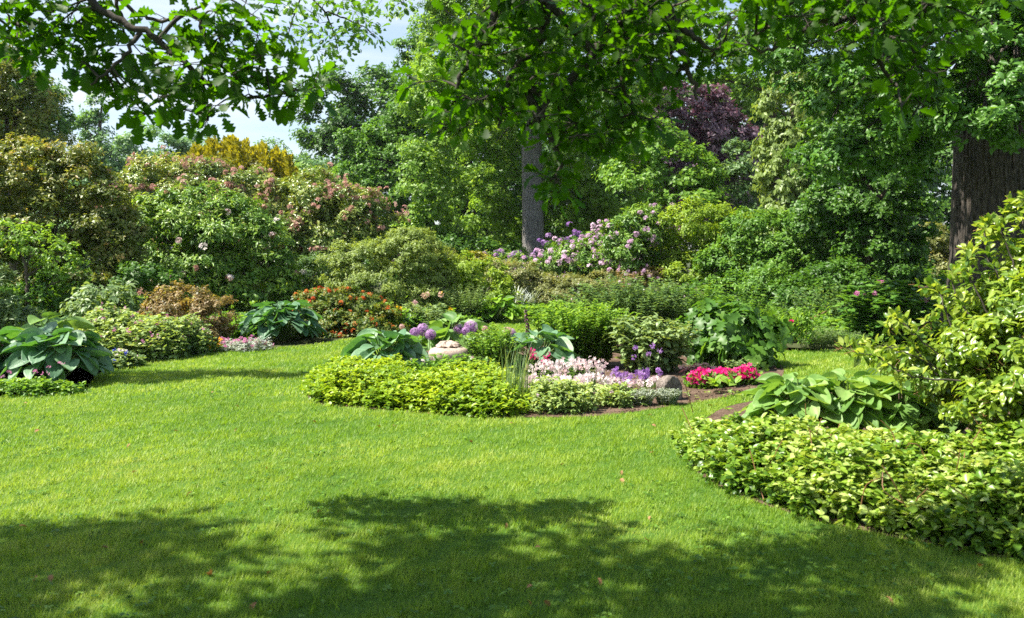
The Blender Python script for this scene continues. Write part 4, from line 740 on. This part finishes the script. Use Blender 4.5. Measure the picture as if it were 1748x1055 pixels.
gc = smooth([g_(526, 672), g_(545, 689), g_(620, 696), g_(700, 703), g_(800, 711), g_(885, 711), g_(890, 668), g_(800, 655), g_(700, 650), g_(620, 645), g_(570, 640), g_(540, 650)], 4)
o = patch('ground_cover', 'mat of yellow green leaves along the front left edge of the island bed', 'ground cover', gc, .26, .052, .036, M_gcov, edge=.2, layers=4, per=7, gap=.07, lump=5, tint=(.0, 1))
patch('cranesbill', 'pale cranesbill mound with few mauve flowers at the front of the island', 'flowering plant', ell(960, 700, 62, .32), .24, .045, .04, M_gerl, edge=.14, layers=5, gap=.05, flowers=[(F_mauve, 12, .02, 3, .01, 'flowers', (.01, .04))], group='cranesbill mounds')
patch('cranesbill', 'small pale cranesbill mound between the pink white flowers and the silver plants', 'flowering plant', ell(1052, 692, 34, .26), .2, .045, .04, M_gerl, edge=.12, layers=4, gap=.05, flowers=[(F_mauve, 6, .02, 3, .01, 'flowers', (.01, .04))], group='cranesbill mounds')
def snap(px, py, lbl, n=55, R=.2, H=.42, mat=F_white, cat='flowering plant', name='snapdragon', group='pale pink snapdragons', fl=.022):
    Y = gy(py); c = T(px, Y); o = empty(name, (*c, 0), lbl, cat, group); g = G(); s = G(); f = G(); tp = perennial(g, s, c, (R, R * .8), H * .8, n, .05, LAN, .035, 3, .15, hv=.15); g.build('leaves', M_mid, o); s.build('stem', M_stem, o)
    k = 7; ix = np.repeat(np.arange(len(tp)), k); M = len(ix); t = rng.random(M); P = tp[ix] + np.stack([rng.normal(size=M) * .014, rng.normal(size=M) * .014, -.03 + t * H * .26], 1); u = unit(rdir(M) * (1, 1, .5) + (0, -.2, .3))
    heads(o, mat, 'flower_spike', FLW, P, unit(np.cross(u, rdir(M))), u, fl * rng.uniform(.7, 1.2, M), np.clip(rng.random(len(tp))[ix] * .7 + rng.random(M) * .3, 0, 1), ix); return o
pl = ['leftmost', 'second from left', 'third from left', 'fourth from left']
for k, (px, py) in enumerate([(915, 684), (950, 686), (985, 684), (1018, 682)]): snap(px, py, 'pale pink snapdragon clump, %s of the front row beside the grass like leaves' % pl[k], 20, .17, .31)
for k, (px, py) in enumerate([(930, 668), (968, 664), (1006, 664)]): snap(px, py, 'pale pink snapdragon clump, %s of the back row below the yellow green perennial' % pl[k], 22, .2, .38)
snap(914, 664, 'deep pink snapdragon spikes at the left end of the pale pink ones', 5, .12, .48, F_magenta, group='deep pink snapdragons')
for k, (px, py) in enumerate([(1050, 664), (1082, 668), (1108, 662)]):
    snap(px, py, 'purple and white violas, %s of the three clumps behind the silver plants' % pl[k], 8, .15, .26, F_purple, name='viola', group='viola clumps', fl=.026)
    snap(px + 8, py + 4, 'whitish violas mixed into the %s of the three purple clumps' % pl[k], 9, .14, .18, F_white, name='viola', group='pale viola clumps', fl=.024)
peren('wallflower', 'two thin purple flower spikes standing above the violas', 1103, 11.3, (.08, .06), .52, 5, .05, M_grlf, flowers=(F_purple, 5, .018, 12, .03))
for px, py, lb in [(1097, 692, 'silver leaved curry plant left of the rock'), (1139, 691, 'silver leaved curry plant directly in front of the rock')]:
    peren('curry_plant', lb, px, gy(py), (.13, .11), .19, 130, .035, M_silver, tm=NAR, gap=.022, per=5, group='silver plants by the rock', wid=1.2, tint=(.2, 1))
def rock():
    import bmesh
    c = T(1141, 9.9); bm = bmesh.new(); bmesh.ops.create_icosphere(bm, subdivisions=5, radius=1)
    r = np.random.default_rng(4); dirs = unit(r.normal(size=(16, 3))); dd = r.uniform(.72, 1.0, 16)
    for v in bm.verts:
        u = np.array(v.co); m = min(1.15, (dd / np.clip(dirs @ u, .05, None)).min()); u = u * m * (1 + .02 * math.sin(u[0] * 17 + u[2] * 11) + .015 * math.sin(u[1] * 31 + u[2] * 23)); v.co = (u[0] * .14 + .05 * u[2] * .3, u[1] * .12, u[2] * .19 + .10)
    me = bpy.data.meshes.new('rock'); bm.to_mesh(me); bm.free(); me.polygons.foreach_set('use_smooth', [True] * len(me.polygons))
    me.materials.append(groundmat('rock_stone', [(0.05, 0.045, 0.035), (0.17, 0.14, 0.115), (0.32, 0.27, 0.235)], 9, 40, .9, 1.0, .03)); o = bpy.data.objects.new('rock', me); COL.objects.link(o); o.location = (*c, 0)
    tag(o, 'rough grey brown rock standing between the silver plants and magenta flowers', 'rock')
rock()
def magenta(px, py, R, lb):
    Y = gy(py); c = np.array([*T(px, Y), 0]); o = empty('phlox', c, lb, 'flowering plant', 'magenta flower mounds'); g = G(); f = G(); n = 420; a = rng.uniform(0, 2 * math.pi, n); q = np.sqrt(rng.random(n)); H = .19
    P = c + np.stack([np.cos(a) * q * R, np.sin(a) * q * R * .75, H * (1 - .5 * q ** 2) + rng.normal(size=n) * .018], 1); u = unit(rdir(n) * .7 + (0, -.25, .9)); f.inst(FLW, P, unit(np.cross(u, rdir(n))), u, .034 * rng.uniform(.7, 1.2, n), rng.random(n))
    m = 260; a = rng.uniform(0, 2 * math.pi, m); q = np.sqrt(rng.random(m)); P = c + np.stack([np.cos(a) * q * R * 1.05, np.sin(a) * q * R * .8, rng.random(m) * H * .85], 1); g.inst(ELL, P, rdir(m) + (0, 0, .4), rdir(m) + (0, 0, 1), .07, rng.random(m))
    g.build('leaves', M_mid, o); f.build('flowers', F_magenta, o)['kind'] = 'stuff'
magenta(1200, 662, .19, 'magenta flower mound, leftmost of three nearest the rock'); magenta(1235, 659, .2, 'magenta flower mound, middle of the three right of the rock'); magenta(1271, 656, .18, 'magenta flower mound, rightmost of three at the end of the island')
def blades(name, lb, px, Y, n, H, R, mat, cat='grass', spread=.35):
    c = np.array([*T(px, Y), 0]); o = empty(name, c, lb, cat); g = G()
    for i in range(n):
        a = rng.uniform(0, 2 * math.pi); l = rng.uniform(.55, 1.05) * H; s = rng.uniform(.05, 1) * spread * l; b = c + (rng.normal() * R, rng.normal() * R, 0); e = b + (math.cos(a) * s, math.sin(a) * s, l * (1 - .3 * rng.random() * spread)); m = (b + e) / 2 + (-math.cos(a) * s * .25, -math.sin(a) * s * .25, .08 * l)
        p = spline([b, m, e], 4); wv = np.array([-math.sin(a), math.cos(a), 0]); h = np.linspace(1, .12, len(p)) * .006; V = np.concatenate([p - wv * h[:, None], p + wv * h[:, None]]); k = len(p)
        g.add(V, [(j, j + 1, k + j + 1) for j in range(k - 1)] + [(j, k + j + 1, k + j) for j in range(k - 1)], rng.random())
    g.build('leaves', mat, o)
blades('ornamental_grass', 'tuft of tall thin grass like leaves beside the pale pink snapdragons', 880, 9.5, 90, .74, .09, M_grlf)
patch('weeds', 'sparse pale seedlings on the bare soil below the magenta flowers', 'ground plant', ell(1215, 678, 70, .22), .07, .035, .13, M_gerl, edge=.1, layers=1, per=4)
patch('primrose', 'bright green rosette of leaves in front of the magenta flowers', 'ground plant', ell(1228, 671, 20, .12), .14, .13, .1, M_bright, edge=.05, layers=1, per=6, tilt=.7)
def clods():
    g = G()
    for poly in (island,):
        P = scatter(poly, 5000); P = P[P[:, 1] < 11.8]; n = len(P); o8 = np.array([(-1, 0, 0), (1, 0, 0), (0, -1, 0), (0, 1, 0), (0, 0, 1), (0, 0, -1)], float) * .5; f8 = np.array([(0, 2, 4), (2, 1, 4), (1, 3, 4), (3, 0, 4), (2, 0, 5), (1, 2, 5), (3, 1, 5), (0, 3, 5)])
        g.inst((o8, f8), np.stack([P[:, 0], P[:, 1], np.full(n, .01)], 1), rdir(n), rdir(n), rng.uniform(.01, .04, n), rng.random(n))
    return tag(g.build('soil_crumbs', M_soil, smooth=False), 'loose crumbs of brown soil on the island bed', 'soil', kind='stuff')
clods()

# ------------------------------------------------------------------ right bed
gcr = smooth([g_(1180, 745), g_(1174, 778), g_(1195, 810), g_(1260, 843), g_(1360, 877), g_(1480, 905), g_(1600, 929), g_(1748, 954), (4.2, 4.3), (5.2, 4.6), (5.4, 6.0), T(1640, 6.5), T(1450, 6.75), T(1320, 6.9), T(1230, 7.45), T(1195, 7.8)], 4)
patch('ground_cover', 'mat of cream and green variegated leaves at the front of the right bed', 'ground cover', gcr, .34, .050, .032, M_vari, edge=.34, layers=6, per=6, gap=.055, lump=4.5, tint=(.0, 1), wid=1.1, rn=.8)
def bitsof():
    g = G(); P = scatter(gcr, 120); n = len(P)
    for p in P:
        a = rng.uniform(0, 6.28); b = np.array([p[0], p[1], rng.uniform(.02, .25)]); e = b + (math.cos(a) * .15, math.sin(a) * .15, rng.uniform(.1, .32)); tube(g, spline([b, (b + e) / 2 + rng.normal(size=3) * .03, e], 3), .0035, 4, rng.random())
    return g
o = empty('dry_stems', (*np.mean(gcr, 0), 0), 'thin reddish dry stems poking through the variegated mat of the right bed', 'stems'); bitsof().build('stem', M_rstem, o)
for px, py, R, H, n, lb in [(1330, 700, .44, .50, 60, 'pale green hosta at the left end of the right bed'), (1420, 703, .42, .52, 56, 'pale green hosta in the middle of the right bed row'), (1510, 700, .44, .50, 56, 'pale green hosta right of the middle one, by the arching shrub shoots'), (1590, 692, .42, .50, 44, 'pale green hosta half hidden by the big yellow green shrub')]:
    hosta('hosta', lb, T(px + 28, 7.7), R, H * 1.02, int(n * 1.6), .215, M_hgreen, M_stem, 'pale green hostas in the right bed', tint=(.2, 1))
def curly(sg, p, d, n=5, L_=.09):
    for _ in range(n):
        u = unit(d + .9 * rng.normal(size=3)); k = np.cross(u, rdir(1)[0]); q = [p]; 
        for j in range(6): u = unit(u + .45 * k); q.append(q[-1] + u * L_ / 6)
        tube(sg, q, .0022, 3, .7)
def big_shrub():
    b = np.array([4.35, 6.9, 0]); o = empty('magnolia_shrub', b, 'big yellow green leafy shrub with arching shoots at the right edge', 'shrub'); g = G(); s = G(); c_ = G()
    ls = [LB(1745, 540, 6.7, 70, 60, .5), LB(1715, 610, 6.6, 90, 70, .6), LB(1770, 640, 6.3, 100, 100, .6), LB(1665, 665, 6.8, 66, 50, .5), LB(1800, 500, 6.6, 66, 80, .6), LB(1600, 645, 7.0, 52, 30, .4), LB(1650, 585, 6.9, 44, 38, .4), LB(1690, 540, 6.8, 40, 40, .4), LB(1560, 640, 7.0, 30, 20, .3), LB(1860, 560, 6.5, 130, 150, .8), LB(1765, 460, 6.7, 30, 34, .3), LB(1720, 700, 6.3, 80, 34, .5), LB(1560, 615, 7.0, 26, 14, .2), LB(1700, 500, 6.8, 24, 24, .2)]
    crown(g, ls, leaf=.066, tm=ELL, wid=.8, clump=.11, cov=2.3, whorl=4, tv=.3, tip=.25, droop=.15, upn=.5, rnd=.7, keep_back=.7, core=.4)
    stems(s, b, ls, .009, 26)
    sh = [[(1620, 640), (1540, 600), (1480, 588), (1440, 594)], [(1620, 620), (1550, 560), (1530, 545), (1518, 560)], [(1640, 600), (1610, 520), (1600, 495), (1570, 490)], [(1700, 560), (1650, 460), (1660, 435), (1652, 425)], [(1740, 480), (1710, 400), (1695, 385), (1680, 390)], [(1760, 460), (1745, 380), (1735, 362), (1700, 375)], [(1640, 650), (1550, 640), (1500, 610), (1460, 600)], [(1730, 500), (1690, 450), (1680, 400), (1690, 380)], [(1790, 420), (1760, 350), (1748, 340), (1730, 350)],
          [(1600, 640), (1560, 590), (1570, 560), (1590, 548)], [(1680, 560), (1640, 520), (1625, 480), (1640, 465)]]
    for q in sh:
        Y = rng.uniform(6.3, 6.8); p = spline([W(*a, Y + .12 * i) for i, a in enumerate(q)], 7, .006); tube(s, p, np.linspace(.007, .003, len(p)), 6); n = 90; i = rng.integers(len(p) // 4, len(p), n); u = rdir(n)
        g.inst(ELL, p[i] + u * .02, u + (0, 0, .2), rdir(n) * .7 + (0, 0, 1), .078 * rng.uniform(.6, 1.25, n), rng.random(n), .85); curly(c_, p[-1], unit(p[-1] - p[-3]), 5)
    for _ in range(150):
        l = ls[rng.integers(len(ls))]; u = rdir(1)[0]; u[1] = -abs(u[1]); e = l[0] + u * l[1] * .95; curly(c_, e, u, 2, .08)
    g.build('foliage', M_mag, o); s.build('stem', TWIG, o); c_.build('tendrils', M_rstem, o)['kind'] = 'stuff'
big_shrub()

# ------------------------------------------------------------------ the oak over the camera: limbs come from a trunk behind the viewer
def cluster(g, tg, c, n, leaf, R, spine, fl=.75):
    c = np.asarray(c); n = max(5, int(n * rng.uniform(.7, 1.3))); u = rdir(n); P = c + u * (R * rng.random(n) ** .5)[:, None] * (1, 1, fl)
    g.inst(OAK, P, unit(u + .3 * rdir(n)) + (0, 0, -.25), rdir(n) * .75 + (0, 0, 1), leaf * rng.uniform(.65, 1.2, n), np.clip(rng.normal(.45, .2, n) + rng.normal() * .12, 0, 1), 1.0)
    d = np.linalg.norm(spine - c, axis=1); j = d.argmin(); s0 = spine[j]; L_ = d[j]
    tube(tg, spline([s0, (s0 + c) / 2 + rng.normal(size=3) * .07 * L_ + (0, 0, .05 * L_), c], 4), np.linspace(.009, .003, 9), 5)
    for k in range(4): tube(tg, [c - (0, 0, 0), P[k % n] * .5 + c * .5, P[k % n]], .0025, 4)
def bough(o, paths, clusters, n, leaf, R, start, r0=.05, mat=M_oakfg, via=None):
    tg = G(); g = G(); sp = []
    for i, p in enumerate(paths):
        q = spline(p, 7, .008); rr = np.linspace(r0 * (1 if i == 0 else .55), .007, len(q)); tube(tg, q, rr, 9, .5, .08); sp.append(q)
    rs = min(r0, .022) if via is None else .035
    q = spline([start, via if via is not None else (start + np.asarray(paths[0][0])) / 2 + (0, 0, .5), paths[0][0]], 8, .01); tube(tg, q, np.linspace(rs, min(rs, r0), len(q)), 10, .5, .05)
    for i in range(1, len(paths)):
        d = np.linalg.norm(sp[0] - sp[i][0], axis=1); j = d.argmin()
        if d[j] > .02: tube(tg, spline([sp[0][j], (sp[0][j] + sp[i][0]) / 2 + (0, 0, .1 * d[j]), sp[i][0]], 4), r0 * .5, 7)
    sp = np.concatenate(sp)
    for c in clusters: cluster(g, tg, c, n, leaf, R, sp)
    br = tg.build('branch', TWIG, o); g.build('leaves', mat, br)

def leftbough():
    Y = 16.0; w = lambda p, dy=0: W(p[0], p[1], Y + dy)
    B = [[w((480, -80)), w((520, -20)), w((560, 30)), w((575, 80))], [w((520, -20)), w((500, 30)), w((490, 60))], [w((560, 20)), w((610, 40)), w((640, 60))], [w((600, -60)), w((650, -20)), w((690, 5))]]
    pts = [(485, 15), (505, 5), (530, 20), (555, 5), (585, 0), (605, 20), (500, 45), (525, 55), (545, 40), (560, 70), (578, 92), (575, 60), (615, 50), (638, 58), (600, 65), (490, 65), (510, 75), (470, 0), (655, -5), (685, 5), (672, -15), (590, 30), (540, 85), (625, 35), (620, 0)]
    bough(leftoak, B, [w(p, rng.normal() * .3) for p in pts], 24, .125, .29, np.array([-14.5, 13, 6.5]), .03, via=np.array([-9.5, 15, 9.2]), mat=M_oakB)
leftbough()
def overhead():
    b = np.array([2.2, -5.0, 0]); o = empty('oak_tree', b, 'old oak behind the viewer whose leafy branches hang into the top of the photo', 'tree')
    t = G(); bigtrunk(t, b[0], b[1], .55, 8, (0, 0), .4, 120, 80, .03); t.build('trunk', BARKB, o)
    root = np.array([2.2, -4.6, 5.2])
    Y = 5.2; w = lambda p, dy=0: W(p[0], p[1], Y + dy)
    A = [[w((60, -120), -.4), w((130, -40)), w((165, 10)), w((245, 52)), w((300, 95)), w((345, 135)), w((400, 165)), w((450, 165)), w((520, 150))], [w((150, -40), .1), w((200, -6), .1), w((262, 36), .1), w((330, 18), .1), w((372, -20), .15)], [w((240, 55)), w((200, 110), -.1), w((155, 145), -.15)], [w((330, 16), .1), w((355, 80), .1), w((385, 115), .12), w((430, 135), .1)],
         [w((110, -70)), w((60, 0), .1), w((10, 45), .1), w((-50, 60), .1)], [w((180, -60), .2), w((200, 10), .2), w((215, 60), .2)], [w((345, 135)), w((352, 175)), w((355, 205))]]
    pts = [(10, 20), (50, 30), (-20, 50), (30, 70), (50, 95), (90, 20), (90, 50), (120, 30), (125, 75), (100, 95), (140, 105), (160, 60), (165, 115), (190, 40), (200, 78), (220, 150), (215, 180), (250, 195), (240, 130), (270, 165), (265, 110), (290, 60), (300, 150), (305, 185), (325, 170), (345, 40), (345, 110), (352, 205), (370, 20), (385, 85), (395, 150), (400, 40), (410, 100), (425, 160), (430, 25), (440, 60), (370, 180), (460, 155), (455, 120), (480, 165), (490, 135), (505, 150), (535, 150), (60, 0), (20, -10), (130, 0), (-30, 10), (420, 5), (380, 60), (330, 140), (310, 110), (240, 90), (180, 130), (280, 30), (150, 20), (445, 95), (400, 125), (100, 65), (70, 70)]
    bough(o, A, [w(p, rng.normal() * .12) for p in pts], 15, .10, .127, root, .027)
    Y = 4.4
    C = [[w((1180, -160)), w((1110, -20)), w((1040, 55)), w((985, 125)), w((930, 185)), w((900, 215))], [w((990, -60)), w((1005, 30)), w((1045, 70)), w((1060, 130)), w((1085, 200))], [w((940, -40)), w((925, 60)), w((880, 115)), w((862, 160)), w((850, 215))], [w((895, 150)), w((930, 220)), w((955, 275)), w((948, 325))], [w((850, -40)), w((835, 60)), w((790, 120)), w((775, 170))], [w((1120, -60)), w((1150, 50)), w((1180, 130)), w((1190, 170))], [w((1110, -20)), w((1180, 60)), w((1240, 90))]]
    pts = []
    low = np.array([(700, 60), (760, 215), (790, 250), (850, 235), (880, 270), (915, 270), (950, 280), (1000, 235), (1040, 250), (1080, 250), (1110, 230), (1150, 180), (1200, 140), (1250, 90), (1290, 60)])
    while len(pts) < 125:
        x = rng.uniform(745, 1270); y = rng.uniform(-40, 280)
        lim = np.interp(x, low[:, 0], low[:, 1])
        if y < lim - 18 and x > 752 + (y < 40) * 15: pts.append((x, y))
    pts += [(942, 305), (948, 328), (935, 292), (958, 300), (765, 190), (770, 215), (1020, 235), (1045, 240), (1085, 235), (720, 140)]
    bough(o, C, [w(p, rng.normal() * .2) for p in pts], 19, .068, .115, root + (.2, .2, .2), .045)
    Y = 4.4
    D = [[w((1500, -200)), w((1480, -60)), w((1420, 20)), w((1360, 60)), w((1300, 90))], [w((1480, -60)), w((1485, 30)), w((1500, 100)), w((1540, 160))], [w((1600, -80)), w((1570, 20)), w((1560, 100))], [w((1360, -60)), w((1340, 20)), w((1290, 60))]]
    pts = []
    low = np.array([(1240, 90), (1300, 110), (1360, 60), (1400, 70), (1450, 110), (1500, 180), (1560, 215), (1600, 190), (1640, 90), (1700, 20)])
    while len(pts) < 58:
        x = rng.uniform(1240, 1700); y = rng.uniform(-50, 210)
        if y < np.interp(x, low[:, 0], low[:, 1]) - 10: pts.append((x, y))
    bough(o, D, [w(p, rng.normal() * .18) for p in pts], 14, .08, .125, root + (.5, .2, 0), .04)
    # the part of the crown above the frame: it throws the dappled shade over the near lawn
    edge = np.array([(-400, 905), (0, 895), (150, 885), (330, 862), (450, 868), (520, 892), (640, 872), (760, 882), (870, 902), (1000, 895), (1110, 918), (1200, 948), (1350, 968), (1500, 978), (1748, 1002), (2100, 1010)])
    sd = np.array([SUN.x, SUN.y]) / SUN.z; cl = []; n = 0
    while len(cl) < 290:
        y = rng.uniform(2.2, 5.7); x = rng.uniform(-.62 * y - .6, .62 * y + .6); px = x / y * F + CX; py = HY + EYE * F / y
        if py < np.interp(px, edge[:, 0], edge[:, 1]) + 18: continue
        if vnoise(np.array([[x, y * 1.6]]), 3.2, 11)[0] < -.38: continue
        z = rng.uniform(4.6, 6.0); cl.append(np.array([x + sd[0] * z, y + sd[1] * z, z]))
    E = [[np.array(p) for p in q] for q in ([(-1, 0, 6.2), (-2, 2.2, 6), (-3.6, 3.8, 5.6), (-5, 4.7, 5.2)], [(-1, 0, 6.2), (-1.2, 2.5, 5.9), (-1.8, 4.0, 5.6), (-2.6, 4.9, 5.3)], [(0, 0, 6), (0, 2.5, 5.8), (-.6, 4, 5.5), (-1, 4.9, 5.2)], [(0, 0, 6), (.8, 2.4, 5.6), (.6, 3.6, 5.4), (.2, 4.3, 5.1)], [(-1, 0, 6.2), (-3.5, 2, 5.8), (-5.5, 3.2, 5.3), (-7, 4, 5)])]
    bough(o, E, cl, 32, .14, .25, root + (0, 0, .5), .035)
overhead()

# ------------------------------------------------------------------ clover and coarse tufts in the lawn
def clover():
    g = G(); n = 5200; y = 3.7 + 8.5 * rng.random(n) ** 1.25; P = np.stack([rng.uniform(-.62, .62, n) * y, y], 1)
    P = P[inpoly(P, lawn) & ~inpoly(P, island) & ~inpoly(P, rbed)]; P = P[vnoise(P, 2.4, 21) + .5 * rng.normal(size=len(P)) > .25]; n = len(P); ix = np.repeat(np.arange(n), 4); M = len(ix); a = rng.uniform(0, 6.28, M)
    D = np.stack([np.cos(a), np.sin(a), .25 + 0 * a], 1); g.inst(ELL, np.stack([P[ix, 0], P[ix, 1], np.full(M, .022)], 1) + D * .004, D, rdir(M) * .3 + (0, 0, 1), .018 * rng.uniform(.6, 1.5, n)[ix], rng.random(n)[ix], 1.3)
    tag(g.build('clover', M_mid), 'small dark clover leaves mixed into the mown lawn', 'clover', kind='stuff')
    g = G(); n = 700; y = 3.7 + 6 * rng.random(n); P = np.stack([rng.uniform(-.62, .62, n) * y, y], 1); P = P[inpoly(P, lawn) & ~inpoly(P, island) & ~inpoly(P, rbed)]; n = len(P); ix = np.repeat(np.arange(n), 9); M = len(ix)
    g.inst(BLADE, np.stack([P[ix, 0] + rng.normal(size=M) * .012, P[ix, 1] + rng.normal(size=M) * .012, np.zeros(M)], 1), rdir(M) * .55 + (0, 0, 1), rdir(M), .075 * rng.uniform(.5, 1.2, M), rng.random(n)[ix], 1.0)
    tag(g.build('grass_tufts', M_grass, smooth=False), 'slightly taller coarse tufts of grass in the lawn', 'grass', kind='stuff')
clover()

# ------------------------------------------------------------------ fallen leaves on the lawn
def fallen():
    g = G(); tv, tt = OAK[1]; g.add(tv * (.06, .06, .06) + (0, 0, .002), tt, .5); first = None; k = 0
    spots = []
    while k < 46:
        y = 4.0 + 6.5 * rng.random() ** 1.3; x = rng.uniform(-.58 * y, .55 * y); p = np.array([[x, y]])
        if not inpoly(p, lawn)[0] or inpoly(p, island)[0] or inpoly(p, rbed)[0]: continue
        spots.append((x, y)); k += 1
    for x, y in spots:
        if first is None: o = first = g.build('fallen_leaf', M_dead)
        else: o = first.copy(); COL.objects.link(o)
        s = rng.uniform(.35, .8); o.location = (x, y, .028); o.scale = (s, s, s * 1.6); o.rotation_euler = (rng.uniform(-.5, .5), rng.uniform(-.6, .6), rng.uniform(0, 6.28))
        tag(o, 'small curled brown leaf lying on the mown lawn', 'fallen leaf', 'fallen brown leaves on the lawn')
fallen()
print('TRIS', TRIS)

# ------------------------------------------------------------------ thin summer air
def haze():
    import bmesh
    bm = bmesh.new(); bmesh.ops.create_cube(bm, size=1); me = bpy.data.meshes.new('haze'); bm.to_mesh(me); bm.free(); o = bpy.data.objects.new('haze', me); COL.objects.link(o)
    o.scale = (900, 800, 43); o.location = (0, 310, 20.4); m, t = _mat('air'); v = t.nodes.new('ShaderNodeVolumePrincipled'); v.inputs['Density'].default_value = HAZE; v.inputs['Color'].default_value = (.86, .93, 1, 1); v.inputs['Anisotropy'].default_value = .3
    q = t.nodes.new('ShaderNodeOutputMaterial'); t.links.new(v.outputs[0], q.inputs['Volume']); me.materials.append(m); o['kind'] = 'stuff'; o['label'] = 'thin bluish summer haze softening the far trees'; o['category'] = 'haze'
HAZE = 0.0002
haze()
